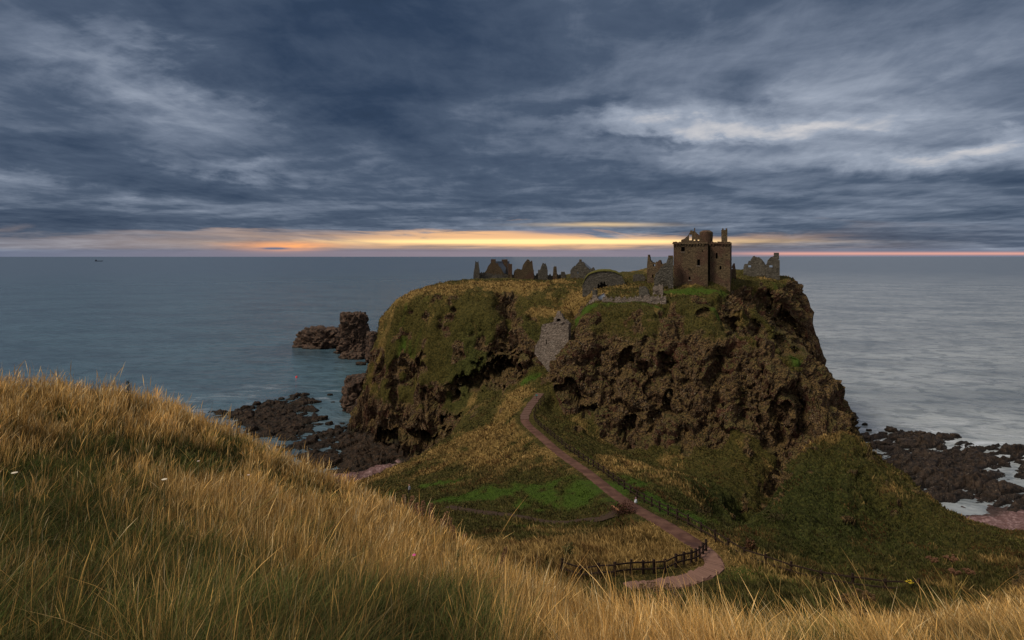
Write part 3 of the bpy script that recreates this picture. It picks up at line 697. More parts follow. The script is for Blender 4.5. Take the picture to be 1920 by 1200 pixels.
def right_shelf(X, Y, s):
    # strata run from far-left to near-right; slabs tilt like fallen books
    a = math.radians(-28); p = X * math.cos(a) - Y * math.sin(a); q = X * math.sin(a) + Y * math.cos(a)
    q = q + 1.6 * fbm(X / 14, Y / 14, 1, 3)
    ph = q / 3.6 + .5 * fbm(p / 18, q / 5, 4, 2)
    saw = ph - np.floor(ph); slab = np.where(saw < .82, saw / .82, (1 - saw) / .18)
    big = fbm(X / 13, Y / 13, 7, 3)
    v1, e1 = cells(p.ravel() / 8.5, q.ravel() / 2.6, 0 * p.ravel() + .4); v2, e2 = cells(p.ravel() / 3.2, q.ravel() / 1.1, 0 * p.ravel() + .4, 5)
    v1, e1, v2, e2 = (k.reshape(X.shape) for k in (v1, e1, v2, e2))
    z = -.55 + np.minimum(s, 7) * .19 + slab * 1.1 + big * 1.5 + (v1 - .5) * 1.5 - .6 * (1 - sstep(e1, 0, .14)) + (v2 - .5) * .45 - .15 * (1 - sstep(e2, 0, .2)) + fbm(p / 5, q / 2, 2, 4) * .45 + .15 * ridge(X / 1.3, Y / 1.3, 0, 2)
    return z, 0.3 * fbm(X / 2, Y / 2, 3, 2)
def left_shelf(X, Y, s):
    big = fbm(X / 10, Y / 10, 3, 3)
    bl = 1 - np.abs(fbm(X / 4.5, Y / 4.5, 9, 3)) * 1.6
    v1, e1 = cells(X.ravel() / 5.5, Y.ravel() / 5.5, 0 * X.ravel() + .4); v2, e2 = cells(X.ravel() / 1.9, Y.ravel() / 1.9, 0 * X.ravel() + .4, 5)
    v1, e1, v2, e2 = (k.reshape(X.shape) for k in (v1, e1, v2, e2))
    z = -.50 + np.minimum(s, 6) * .19 + big * 1.2 + bl * .6 + (v1 - .5) * 1.3 - .6 * (1 - sstep(e1, 0, .14)) + (v2 - .5) * .45 - .15 * (1 - sstep(e2, 0, .2)) + fbm(X / 1.4, Y / 1.4, 2, 3) * .25
    return z, 0.3 * fbm(X / 2, Y / 2, 3, 2)
shelf("rock_shelf_right", [(1622,838),(1680,822),(1720,815),(1780,818),(1810,840),(1870,852),(1905,880),(1880,900),(1905,925),(1960,930),(1960,965),(1850,955),(1770,945),(1690,905),(1640,860)], .34, right_shelf, M['reef'])
shelf("rock_shelf_edge", [(1885,846),(2000,850),(2080,900),(1990,935),(1925,915),(1885,880)], .36, right_shelf, M['reef'])
shelf("rock_shelf_left", [(400,772),(470,762),(520,750),(560,741),(598,755),(600,790),(590,810),(640,800),(690,812),(700,860),(640,900),(560,880),(520,840),(430,800)], .38, left_shelf, M['reef2'])
shelf("rock_shelf_cove", [(690,812),(760,840),(830,845),(820,862),(760,870),(680,885),(640,880),(650,840)], .36, lambda X, Y, s: (left_shelf(X, Y, s)[0] + 1.2, 0 * X), M['reef2'])

def rock_lump(name, c, rx, ry, h, mat, seed, rough=.28, n=1, sink=1.2, shape=None, res=(56, 40), sub=None):
    """rounded crag: rings of radius shrinking with height, roughened in 3D"""
    na, nh = res
    A = np.linspace(0, 2 * math.pi, na, endpoint=False); S = np.linspace(0, 1, nh)
    Ag, Sg = np.meshgrid(A, S, indexing='ij')
    prof = shape(Sg) if shape else np.where(Sg < .7, 1 - .28 * (Sg / .7) ** 2, .72 * np.sqrt(np.clip(1 - ((Sg - .7) / .3) ** 2, 0, 1)))
    zz = -sink + (h + sink) * np.where(Sg < .7, Sg / .7 * .88, .88 + .12 * np.sin((Sg - .7) / .3 * math.pi / 2))
    Rr = 1 + .22 * fbm(np.cos(Ag) * 1.3 + seed, np.sin(Ag) * 1.3, seed * .37, 3)
    X = np.cos(Ag) * rx * prof * Rr; Y = np.sin(Ag) * ry * prof * Rr; Z = zz
    sc_ = max(rx, ry)
    dn = fbm(X / (sc_ * .45) + seed, Y / (sc_ * .45), Z / (sc_ * .45), 4, g=.6) * rough * sc_ * .6
    f = np.clip(prof, .15, 1)
    if sc_ > 4:
        v1, e1 = cells((X / 4.2 + seed).ravel(), (Y / 4.2).ravel(), (Z / 5.0).ravel()); v2, e2 = cells((X / 1.7 + seed).ravel(), (Y / 1.7).ravel(), (Z / 1.4).ravel(), 4)
        dn = dn * .8 + ((v1 - .5) * 2.2 - .8 * (1 - sstep(e1, 0, .15)) + (v2 - .5) * .9).reshape(X.shape) * min(1, sc_ / 9)
    X = X + np.cos(Ag) * dn * f; Y = Y + np.sin(Ag) * dn * f; Z = Z + dn * .5 * (Sg > .3)
    V = np.stack([X, Y, Z], -1).reshape(-1, 3)
    i = np.arange(na * nh).reshape(na, nh); ii = np.vstack([i, i[:1]])
    q = np.stack([ii[:-1, :-1], ii[1:, :-1], ii[1:, 1:], ii[:-1, 1:]], -1).reshape(-1, 4)
    o = np_mesh(name, V, q, mat); o.location = c
    return o
def sea_xy(px, py): Y = CAMZ * F / (py - 481); return (px - 960) / F * Y, Y
# sea stack off the left flank
def stack_shape(S): return np.where(S < .14, 1 - .9 * S, np.where(S < .75, .874 - .42 * (S - .14), .62 * np.sqrt(np.clip(1 - ((S - .75) / .25) ** 2, 0, 1)) ** .8))
x, y = sea_xy(657, 664)
o = rock_lump("sea_stack", (x, y + 9, 0), 12.0, 10.5, 23.5, M['stack'], 3.3, .36, shape=stack_shape, res=(140, 110)); tag(o, "tall square-topped reddish sea stack standing in the water left of the headland", "sea stack")
o = rock_lump("rock_skerry", (sea_xy(636,640)[0] - 4, 378, 0), 17, 11, 12.0, M['stack'], 5.1, .38, res=(110, 50)); tag(o, "long low dark ridge of rock running out left from the foot of the sea stack", "rock")
o = rock_lump("rock_skerry", (sea_xy(600,628)[0], 405, 0), 6, 5, 5.5, M['stack'], 8.1, .35, res=(90, 40)); tag(o, "small rounded black rock at the far left tip of the ridge beyond the sea stack", "rock")
o = rock_lump("rock_skerry", (sea_xy(668,668)[0], 334, 0), 9.5, 4.5, 3.0, M['stack'], 9.4, .3, res=(90, 30)); tag(o, "flat pale-brown rock ledge at the water line under the sea stack", "rock")
o = rock_lump("rock_pinnacle", (-76.5, 322, 0), 4.2, 4.5, 17, M['stack'], 2.4, .3, res=(70, 60)); tag(o, "narrow dark rock pinnacle squeezed between the sea stack and the headland", "rock")
o = rock_lump("rock_buttress", (-58.5, 225, 0), 6.2, 7, 12.5, M['stack'], 6.6, .34, res=(100, 70)); tag(o, "round dark boulder-like buttress at the seaward foot of the left cliff", "rock")
o = rock_lump("rock_buttress", (-52.0, 212, 0), 4.8, 6, 7.5, M['stack'], 4.6, .34, res=(90, 50)); tag(o, "low dark rock leaning on the left cliff below the round buttress", "rock")
# loose boulders in the shallows
bl = [(1622,826,2.0,'dark boulder closest to the right cliff foot at the water line'),(1636,838,1.5,None),(1658,842,1.6,None),(1700,833,2.6,'large square dark boulder standing in the shallows off the right-hand reef'),(1718,835,1.3,None),(1651,836,1.8,None),(1622,797,1.1,'flat dark rock alone in open water farthest out off the right cliff'),
      (1672,809,1.9,'long low rock awash at the outer edge of the right-hand shallows'),(1655,814,1.3,None),(1675,820,1.0,None),(1725,817,1.8,None),(1790,820,1.6,'thin dark slab awash just beyond the top of the right-hand reef'),(1744,818,1.1,None),(1668,834,.9,None),(1683,838,.8,None),(1629,808,.8,None),
      (605,787,1.7,'small round black rock in the bay right of the left-hand reef'),(619,741,1.1,'tiny dark rock on its own in the bay between left reef and cliff'),(482,759,1.5,None),(470,765,1.5,None),(528,749,1.4,None),(618,796,1.5,None),(633,802,1.2,None),(676,684,2.4,'low wet rock with a white wash just below the sea stack')]
for i, (px, py, r, lab) in enumerate(bl):
    x, y = sea_xy(px, py); left = px < 800
    o = rock_lump("boulder", (x, y, 0), r * random.uniform(.95, 1.5), r * random.uniform(.7, 1.0), r * random.uniform(.55, .85), M['reef2' if left else 'reef'], i * 1.7, .4, res=(28, 18), sink=.8)
    o.rotation_euler[2] = random.uniform(-.5, .3)
    if lab: tag(o, lab, "boulder", "boulders in the shallows")
    else:
        nl_ = [b for b in bl if b[3] is None and (b[0] < 800) == left]; nl_.sort(); k_ = nl_.index((px, py, r, lab)); WN = ["first", "second", "third", "fourth", "fifth", "sixth", "seventh", "eighth", "ninth", "tenth", "eleventh", "twelfth"]
        tag(o, "small dark rock awash by the %s reef, %s from the left of the unnamed small ones" .replace("unnamed small", "tiny") % ("left" if left else "right", WN[k_]), "boulder", "small rocks awash by the %s reef" % ("left" if left else "right"))
# red mooring buoy
x, y = sea_xy(556, 708)
b_ = empty("buoy", (x, y, 0), 0, "small red buoy floating alone in the bay left of the headland", "buoy")
o = rock_lump("float", (0, 0, 0), .55, .55, .75, plain("red_buoy_paint", (.75, .05, .05), .5, .1), 0.1, .0, res=(20, 14), sink=.4); o.parent = b_
mb = MB(); mb.tube([(0, 0, .7), (0, 0, 1.15)], .06); mb.build("mast", M['wood'], b_)
# ship on the horizon
sx, sy = (185 - 960) / F * 7000, 7000
s_ = empty("cargo_ship", (sx, sy, 0), .1, "tiny dark cargo ship on the left horizon", "ship")
mb = MB(); mb.add([(-38,-7,0),(34,-7,0),(42,0,0),(34,7,0),(-38,7,0),(-40,-8,8),(38,-8,8),(48,0,10),(38,8,8),(-40,8,8)], [(0,1,6,5),(1,2,7,6),(2,3,8,7),(3,4,9,8),(4,0,5,9),(5,6,7,8,9),(0,4,3,2,1)])
shipm = plain("ship_paint", (.04, .05, .07), .6, .1); mb.build("hull", shipm, s_)
mb = MB(); mb.box(-36,-24,-6,6,7.5,20); mb.build("bridge", shipm, s_)

# ------------------------------------------------------------------ path, track
def ribbon(name, C, wfun, mat, lift=.05, ncross=8):
    P = np.array(C); D = np.gradient(P[:, :2], axis=0); D /= np.linalg.norm(D, axis=1)[:, None]; Nn = np.stack([-D[:, 1], D[:, 0]], 1)
    ts = np.linspace(-.5, .5, ncross); V = []
    for i in range(len(P)):
        w = wfun(i / (len(P) - 1))
        for t in ts:
            e = w * (1 + .10 * float(perlin(P[i, 0] * .9, P[i, 1] * .9, 3 + np.sign(t))))
            V.append((P[i, 0] + Nn[i, 0] * t * e, P[i, 1] + Nn[i, 1] * t * e, 0))
    V = np.array(V); zz, _ = surf(V[:, 0], V[:, 1])
    Z = zz.reshape(len(P), ncross); Zm = Z.mean(1, keepdims=True) * .75 + Z * .25
    V[:, 2] = np.maximum(Zm, Z).ravel() + lift
    V = V.reshape(len(P), ncross, 3); V[:, 0, 2] -= .12; V[:, -1, 2] -= .12
    i = np.arange(len(P) * ncross).reshape(len(P), ncross)
    q = np.stack([i[:-1, :-1], i[1:, :-1], i[1:, 1:], i[:-1, 1:]], -1).reshape(-1, 4)
    return tag(np_mesh(name, V.reshape(-1, 3), q, mat), kind='structure'), V
fine = catmull(path_c[::4], 8)
ribbon("path", fine, lambda t: 2.15 if t > .3 else 1.95, M['path'])
ribbon("track", catmull(track_c[::3], 8), lambda t: 1.6 * (1 + .2 * math.sin(9 * t)), M['track'], .03, 6)

# steps laid along the path at both ends
def stairs(name, C, n, w, rise_sign, mat, label):
    C = np.array(C); seg = np.concatenate([[0], np.cumsum(np.linalg.norm(np.diff(C[:, :2], axis=0), axis=1))])
    root = empty(name, tuple(C[0]), 0, label, "steps")
    T = np.linspace(0, seg[-1], n + 1)
    pos = np.stack([np.interp(T, seg, C[:, k]) for k in range(3)], 1)
    for i in range(n):
        a, b = Vector(pos[i]), Vector(pos[i + 1]); d = (b - a); L = d.xy.length; ang = math.atan2(d.y, d.x)
        z = max(gz(a.x, a.y), gz(b.x, b.y), a.z, b.z)
        mb = MB(); e1_, e2_ = random.uniform(-.16, .12), random.uniform(-.16, .12); mb.box(-.06, L + .05, -w / 2 + e1_, w / 2 + e2_, -.35, .06, .02)
        o = mb.build("step", mat, root); o.location = Vector((a.x, a.y, z)) - root.location; o.rotation_euler = (0, 0, ang + random.uniform(-.04, .04))
        mb = MB(); e = L if rise_sign > 0 else -.06
        mb.box(-.09, -.063, -w / 2, w / 2, -.30, .063) if C[-1][2] > C[0][2] else mb.box(L + .053, L + .08, -w / 2, w / 2, -.30, .063)
        r = mb.build("riser", M['riser'], o)
    return root
low_c = catmull([wp(*p) for p in path_px[:5]], 10)
stairs("lower_steps", low_c[::-1], 38, 1.4, 1, M['step'], "curving flight of broad red steps beside the short fence at the path's bottom")
up_c = catmull([wp(*p) for p in path_px[-4:]], 10)
stairs("upper_steps", up_c[6:], 15, 1.9, 1, M['oldstep'], "narrow flight of worn steps climbing toward the gatehouse at the path's top")

# ------------------------------------------------------------------ fences
def fence(name, base, label, rails=(.45, .98), h=1.15, sag=0.0):
    root = empty(name, base[0], 0, label, "fence"); L0 = Vector(base[0]); pv = []
    for i, p in enumerate(base):
        p = Vector(p); lean = (random.uniform(-.04, .04), random.uniform(-.04, .04))
        hh = h * random.uniform(.95, 1.06); q = p - L0
        mb = MB(); w = .08
        mb.add([(-w,-w,-.4),(w,-w,-.4),(w,w,-.4),(-w,w,-.4),(-w,-w,hh),(w,-w,hh),(w,w,hh-.03),(-w,w,hh-.03)], [(0,3,2,1),(4,5,6,7),(0,1,5,4),(1,2,6,5),(2,3,7,6),(3,0,4,7)])
        o = mb.build("post", M['wood'], root); o.location = q; o.rotation_euler = (lean[0], lean[1], random.uniform(0, .5))
        pv.append((q, lean))
    for i in range(len(pv) - 1):
        a, b = pv[i][0], pv[i + 1][0]
        side = (b - a).cross(Vector((0, 0, 1))).normalized() * .10
        for z in rails:
            j = random.uniform(-.03, .03); mb = MB()
            mb.bar(a + side + Vector((0, 0, z + j)), b + side + Vector((0, 0, z - j)), .055, .11)
            mb.build("rail", M['wood'], root)
    return root
def resample(C, step):
    C = np.array(C); seg = np.concatenate([[0], np.cumsum(np.linalg.norm(np.diff(C[:, :2], axis=0), axis=1))])
    T = np.arange(0, seg[-1], step); return np.stack([np.interp(T, seg, C[:, k]) for k in range(3)], 1)
pc = path_c[38:146]; D = np.gradient(pc[:, :2], axis=0); D /= np.linalg.norm(D, axis=1)[:, None]
off = np.column_stack([pc[:, 0] + D[:, 1] * 2.05, pc[:, 1] - D[:, 0] * 2.05, pc[:, 2]])
off = off[::-1]
ext = [wp(*p) for p in [(1372,1052,54.5),(1400,1062,52.8),(1460,1080,50),(1530,1095,48.5),(1600,1106,47),(1680,1114,46),(1760,1120,45)]]
mainline = np.vstack([off[:-2], catmull(ext, 6)])
rs = resample(mainline, 2.25)[:49]
fence("path_fence", [(p[0], p[1], gz(p[0], p[1])) for p in rs], "long dark two-rail wooden fence following the right side of the red path up the slope")
fb = [(1053,1092,47),(1090,1098,46.6),(1123,1103,46.2),(1153,1104,46),(1183,1097,46.8),(1206,1098,47),(1226,1098,47.2),(1247,1098,47.4),(1267,1088,48.4),(1282,1083,49),(1296,1080,49.6),(1305,1076,50.3),(1312,1068,51.2),(1318,1062,52),(1324,1058,52.6)]
fence("step_fence", [on(px, Y) for px, py, Y in fb], "short dark wooden fence zigzagging beside the red steps at the bottom of the path")

# small things beside the path
p = on(1192, 69.3)
c = empty("carrier_bag", p, .2, "small white bag hanging on the lower rail of the path fence", "bag")
whitem = plain("white_plastic", (.48, .51, .56), .6, .1); pinkm = plain("pink_cloth", (.45, .22, .30), .8, .1)
o = rock_lump("sack", (0, 0, 0), .17, .11, .36, whitem, .7, .5, res=(24, 16), sink=.0); o.parent = c; o.location = (0, 0, .22)
mb = MB(); mb.tube([(-.06, 0, .62), (-.02, 0, .82), (.03, 0, .84), (.06, 0, .62)], .025); mb.build("handle", pinkm, c)
p = on(1158, 67.3, .04)
mb = MB(); mb.box(-1.0, 1.0, -.11, .11, 0, .09, .01); o = mb.build("wooden_plank", plain("orange_timber", (.34, .16, .08), .8, .2)); o.location = p; o.rotation_euler = (0, .05, -1.05); tag(o, "orange-brown timber plank lying at the edge of the red path where the muddy track joins", "plank")
p = on(1006, 137)
c = empty("route_sign", p, 0, "tiny teal sign on a post beside the upper steps", "sign")
mb = MB(); mb.box(-.04, .04, -.04, .04, -.3, 1.2); mb.build("post", M['wood'], c)
mb = MB(); mb.box(-.22, .22, -.07, -.045, .85, 1.15); mb.build("panel", plain("teal_paint", (.03, .22, .20), .6, .1), c)

# ------------------------------------------------------------------ ruins
def wall_mesh(poly, L, z0, thick, holes, cell=.32, jit=.06, seed=0, back=True):
    """poly: top outline [(u, z)] along the wall; holes: (u0, z0, u1, z1) or callables; a ragged masonry slab with real openings"""
    r = random.Random(seed)
    us = sorted(set([round(k * L / max(1, round(L / cell)), 4) for k in range(max(1, round(L / cell)) + 1)]))
    def top(u):
        for (a, za), (b, zb) in zip(poly[:-1], poly[1:]):
            if a <= u <= b: return za + (zb - za) * (u - a) / (b - a + 1e-9)
        return poly[-1][1]
    zmax = max(p[1] for p in poly); nz = max(2, int((zmax - z0) / cell) + 2)
    tops = [top(u) + r.uniform(-jit, jit) * 1.6 + (r.choice((0, 0, .18, -.22, -.38)) * min(1.4, jit / .06) if jit > .055 else 0) for u in us]
    vi = {}; V = []; Fs = []
    def vert(i, j, s):
        k = (i, j, s)
        if k not in vi:
            z = min(z0 + j * cell, tops[i]); rr = random.Random(seed * 7919 + i * 131 + j * 17 + (s * 3))
            V.append((us[i] + rr.uniform(-jit, jit) * .5 * (0 < i < len(us) - 1), (0 if s == 0 else thick) + rr.uniform(-jit, jit) * .5, z)); vi[k] = len(V) - 1
        return vi[k]
    on_ = {}
    for i in range(len(us) - 1):
        for j in range(nz):
            zb = z0 + j * cell; zm = zb + cell / 2; um = (us[i] + us[i + 1]) / 2
            if zb >= max(tops[i], tops[i + 1]) - .02: continue
            if any((h(um, zm) if callable(h) else (h[0] < um < h[2] and h[1] < zm < h[3])) for h in holes): continue
            on_[(i, j)] = 1
    for (i, j) in on_:
        Fs.append((vert(i, j, 0), vert(i+1, j, 0), vert(i+1, j+1, 0), vert(i, j+1, 0)))
        Fs.append((vert(i, j, 1), vert(i, j+1, 1), vert(i+1, j+1, 1), vert(i+1, j, 1)))
        if (i-1, j) not in on_: Fs.append((vert(i, j, 0), vert(i, j+1, 0), vert(i, j+1, 1), vert(i, j, 1)))
        if (i+1, j) not in on_: Fs.append((vert(i+1, j, 0), vert(i+1, j, 1), vert(i+1, j+1, 1), vert(i+1, j+1, 0)))
        if (i, j+1) not in on_: Fs.append((vert(i, j+1, 0), vert(i+1, j+1, 0), vert(i+1, j+1, 1), vert(i, j+1, 1)))
        if (i, j-1) not in on_: Fs.append((vert(i, j, 0), vert(i, j, 1), vert(i+1, j, 1), vert(i+1, j, 0)))
    return V, Fs
class Frame:
    """local frame of a building: u along its front (left to right as seen), v away from the viewer, z world height"""
    def __init__(s, px0, Y0, px1, Y1, zref=None):
        s.px0, s.px1, s.Y0, s.Y1 = px0, px1, Y0, Y1
        s.a = Vector(((px0 - 960) / F * Y0, Y0, 0)); s.b = Vector(((px1 - 960) / F * Y1, Y1, 0))
        s.d = (s.b - s.a); s.L = s.d.length; s.rz = math.atan2(s.d.y, s.d.x); s.dn = s.d.normalized()
        s.n = Vector((-s.dn.y, s.dn.x, 0)); 
    def uz(s, px, py, v=0):
        # intersect the viewing ray with the wall plane set back by v
        t = (px - 960) / F; A = s.a + s.n * v; n = s.n
        Y = (A.dot(n)) / (t * n.x + n.y); X = t * Y
        return (Vector((X, Y, 0)) - s.a).dot(s.dn), CAMZ - (py - 481) / F * Y
    def root(s, name, label, cat, group=None, z=None):
        s.z = z if z is not None else gz(s.a.x + s.d.x / 2, s.a.y + s.d.y / 2)
        s.o = empty(name, (s.a.x, s.a.y, s.z), s.rz, label, cat, group); return s.o
    def wall(s, name, outline, holes=(), v=0, thick=1.0, mat=None, base=None, parent=None, seed=1, cell=.32, jit=.06, hv=None):
        P = [s.uz(px, py, v) for px, py in outline]
        u0 = P[0][0]; P = [(max(p[0] - u0, 0), p[1] - s.z) for p in P]
        for k in range(1, len(P)): P[k] = (max(P[k][0], P[k-1][0] + .001), P[k][1])
        H = []
        for h in holes:
            if callable(h): H.append(h); continue
            a = s.uz(h[0], h[3], v); b = s.uz(h[2], h[1], v); H.append((a[0] - u0, a[1] - s.z, b[0] - u0, b[1] - s.z))
        z0 = (base if base is not None else -2.5)
        V, Fs = wall_mesh(P, P[-1][0], z0, thick, H, cell, jit, seed)
        mb = MB(); mb.add([(x + u0, y + v, z) for x, y, z in V], Fs)
        return mb.build(name, mat or M['ruin'], parent if parent is not None else s.o)
    def boxpx(s, name, px0, py0, px1, py1, v, depth, mat, parent=None, j=.03):
        a = s.uz(px0, py1, v); b = s.uz(px1, py0, v); mb = MB(); mb.box(a[0], b[0], v, v + depth, a[1] - s.z, b[1] - s.z, j)
        return mb.build(name, mat, parent if parent is not None else s.o)

# --- the keep (tower house): main block and stair wing
K = Frame(1263, 170.0, 1327, 166.6)
K.root("tower_house", "tall square brown tower house on the clifftop with broken gable, round cap house and chimney", "castle tower", z=gz(52, 169))
wins = [(1277,463,1284,472),(1306,486,1313,498),(1291,518,1296,525),(1290,532,1296,539),(1315,469,1319,473)]
main = K.wall("main_wall", [(1263,455),(1327,455)], [(w[0]+.5,w[1],w[2]-.5,w[3]) for w in wins], thick=1.6, mat=M['keep'], seed=2, jit=.05, cell=.26)
for w in wins:
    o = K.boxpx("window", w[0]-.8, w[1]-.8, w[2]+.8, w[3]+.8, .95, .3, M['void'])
    if w[3] - w[1] > 6:
        a = K.uz(w[0]-.6, w[3]+1.4, 0); b = K.uz(w[2]+.6, w[3], 0); mb = MB(); mb.box(a[0], b[0], -.06, .3, a[1]-K.z, b[1]-K.z); mb.build("sill", M['pale'], o)
# side and rear walls of the main block
def side_wall(name, u, v0, v1, ztop, mat, seed, th=1.3):
    V, Fs = wall_mesh([(0, ztop), (v1 - v0, ztop - .4)], v1 - v0, -2.5, th, [], .5, .06, seed)
    mb = MB(); mb.add([(u - y, v0 + x, z) for x, y, z in V], Fs); return mb.build(name, mat, K.o)
zt = K.uz(1295, 455, 0)[1] - K.z
side_wall("side_wall", 1.3, 1.62, 11, zt, M['keep'], 5)
side_wall("side_wall", K.L - .02, 1.62, 11, zt, M['keep'], 6)
K.wall("rear_wall", [(1264,458),(1325,458)], v=10.2, thick=1.3, mat=M['keep'], seed=7, cell=.5)
# corbelled wall-head
def corbel(f, px0, px1, py, v, name="parapet"):
    a = f.uz(px0, py, v); b = f.uz(px1, py, v); mb = MB(); z = a[1] - f.z
    mb.box(a[0] - .15, b[0] + .15, v - .32, v + .5, z - .42, z - .05, .04)
    n = int((b[0] - a[0]) / .8)
    for k in range(n):
        u = a[0] + .1 + k * .8
        if random.random() < .85: mb.box(u, u + .38, v - .26, v + .05, z - .85, z - .43, .02)
    for k in range(int((b[0] - a[0]) / .55)):
        u = a[0] + k * .55
        if random.random() < .6: mb.box(u, u + .5, v - .25, v + .3, z - .08, z + random.uniform(.02, .35), .06)
    return mb.build(name, M['keep'], f.o)
corbel(K, 1262, 1326.5, 455, 0)
K.wall("broken_gable", [(1277,450),(1284,447),(1291,440.5),(1293,436),(1295,432),(1299,432.5),(1301.5,433),(1304,434),(1307,438),(1310,440),(1314,444),(1318,449),(1323,455)],
       [lambda u, z: False], v=1.9, thick=.8, mat=M['keep'], base=zt - 1.0, seed=11, cell=.16, jit=.04).data
# pierce the gable: rebuild it with its two window gaps
bpy.data.objects.remove([o for o in K.o.children if o.name.startswith("broken_gable")][0])
K.wall("broken_gable", [(1277,450),(1284,447),(1291,440.5),(1293,436),(1295,432),(1299,432.5),(1301.5,433),(1304,434),(1307,438),(1310,440),(1314,444),(1318,449),(1323,455)],
       [(1292,440.5,1297,450.5),(1300,449,1303.5,451),(1307.5,449,1311.5,451)], v=1.9, thick=.8, mat=M['keep'], base=zt - 1.0, seed=11, cell=.16, jit=.04)
K.boxpx("finial", 1301.4, 427.5, 1303.2, 434, 2.1, .4, M['keep'])
# round cap house
a = K.uz(1323.5, 455, 3.2); top = K.uz(1323, 431.5, 3.2)[1] - K.z; R0 = (K.uz(1336, 455, 3.2)[0] - K.uz(1311, 455, 3.2)[0]) / 2
mb = MB(); rings = [(zt - 1.2, .97), (zt + 1.0, .97), (zt + 2.0, 1.0), (top - .9, 1.02), (top - .55, 1.04), (top - .3, .85), (top, .5)]
n_ = 20; vs = [(a[0] + math.cos(2*math.pi*k/n_) * R0 * r + random.uniform(-.05,.05), 3.2 + R0 + math.sin(2*math.pi*k/n_) * R0 * r, z + random.uniform(-.06,.06)) for z, r in rings for k in range(n_)]
fs = [(i*n_+k, i*n_+(k+1)%n_, (i+1)*n_+(k+1)%n_, (i+1)*n_+k) for i in range(len(rings)-1) for k in range(n_)] + [tuple((len(rings)-1)*n_+k for k in range(n_))]
mb.add(vs, fs); mb.build("cap_house", M['keep'], K.o)
# stair wing, set back behind a strip coloured dark for moss and recess shade
Wg = Frame(1327, 168.6, 1369, 166.2); Wg.z = K.z; Wg.o = K.o
inv = Matrix.Translation(K.o.location) @ Matrix.Rotation(K.rz, 4, 'Z')
wing = bpy.data.objects.new("stair_wing", None); link(wing, K.o)
wm_ = Matrix.Translation(Vector((Wg.a.x, Wg.a.y, K.z))) @ Matrix.Rotation(Wg.rz, 4, 'Z')
wing.matrix_local = inv.inverted() @ wm_
Wg.o = wing
wwin = [(1341,474,1346.5,484),(1348,498,1353,506),(1333.5,481.5,1335,485),(1344,532,1347.5,540)]
Wg.wall("recess_wall", [(1325,456),(1333,456)], v=1.35, thick=.5, mat=M["keepdark"], seed=27)
Wg.wall("wing_wall", [(1331.3,455),(1369,455)], [(w[0]+.3,w[1],w[2]-.3,w[3]) for w in wwin], thick=1.4, mat=M['keep'], seed=21, jit=.05, cell=.26)
for w in wwin:
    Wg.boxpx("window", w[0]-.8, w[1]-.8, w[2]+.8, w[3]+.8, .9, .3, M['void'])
V, Fs = wall_mesh([(0, zt), (7, zt)], 7, -2.5, 1.2, [], .5, .06, 23); mb = MB(); mb.add([(Wg.L - .02 - y, 1.42 + x, z) for x, y, z in V], Fs); mb.build("wing_side", M['keep'], wing)
V, Fs = wall_mesh([(0, zt), (7, zt)], 7, -2.5, 1.2, [], .5, .06, 24); mb = MB(); mb.add([(2.15 - y, 1.42 + x, z) for x, y, z in V], Fs); mb.build("wing_side", M['keep'], wing)
Wg.wall("wing_rear", [(1328,458),(1368,458)], v=8.3, thick=1.0, mat=M['keep'], seed=25, cell=.5)
corbel(Wg, 1330, 1370.5, 455, 0, "wing_parapet")
Wg.boxpx("chimney", 1352.5, 431, 1363.5, 457, .8, 1.3, M['keep'], j=.05)
for q in ((1354, 1356.5), (1360.5, 1363.5)): Wg.boxpx("chimney_pot", q[0], 428, q[1], 431.5, 1.1, .45, M['keep'], j=.02)

# --- broken range against the left of the keep
A1 = Frame(1236, 167.5, 1262.5, 166.8); A1.root("ruined_range", "grey rubble ruin with a dark archway sloping up against the tower house's left side", "ruin")
arch = lambda u, z: (0.9 < u < 4.0 and z < 2.6 - .35 * (u - 2.4) ** 2)
A1.wall("rubble_wall", [(1227,521),(1231,512),(1236,506),(1240,500),(1246,495),(1250,490),(1254,483),(1262.5,480)], [arch], thick=1.3, mat=M['ruin'], seed=31, jit=.12)
A1.boxpx("stepped_head", 1253.5, 479, 1262, 492, .3, 1.1, M['keep'])
A1.wall("back_wall", [(1229,515),(1262,505)], v=4.5, thick=1.0, mat=M['ruin'], seed=33)
A2 = Frame(1213, 178, 1250, 175); A2.root("ruined_gable", "thin spiked ruin wall standing left of the tower house behind the rubble range", "ruin")
A2.wall("spiked_wall", [(1213,499),(1213.8,480),(1215,477.5),(1218,479),(1219,488),(1223,492),(1229,491),(1234,489),(1237,487.5),(1239,488),(1239.5,495),(1246,494),(1250,494)], [(1225,496,1228.5,499),(1223,516,1229,521)], thick=1.2, mat=M['keep'], seed=35)
A3 = Frame(1186, 183, 1210, 182); A3.root("ruined_wall", "flat fragment of low stone wall on the ridge just left of the spiked ruin", "wall"); A3.wall("low_wall", [(1187,515),(1191,513.5),(1205,514.5),(1210,517)], thick=1.0, mat=M['ruin'], seed=37)
A4 = Frame(1224, 159.5, 1243, 158.5); A4.root("rubble_wall", "short pale-topped rubble wall in front of the archway left of the tower house", "wall"); A4.wall("rubble", [(1224,538),(1228,535),(1236,532.5),(1243,532)], thick=.9, mat=M['pale'], seed=38)
A5 = Frame(1198, 156, 1217, 154.8); A5.root("wall_stump", "small grey stone stump half sunk in turf above the long courtyard wall", "wall"); A5.wall("stump", [(1198,536),(1209,538),(1214,543),(1217,553)], thick=1.2, mat=M['ruin'], seed=39)
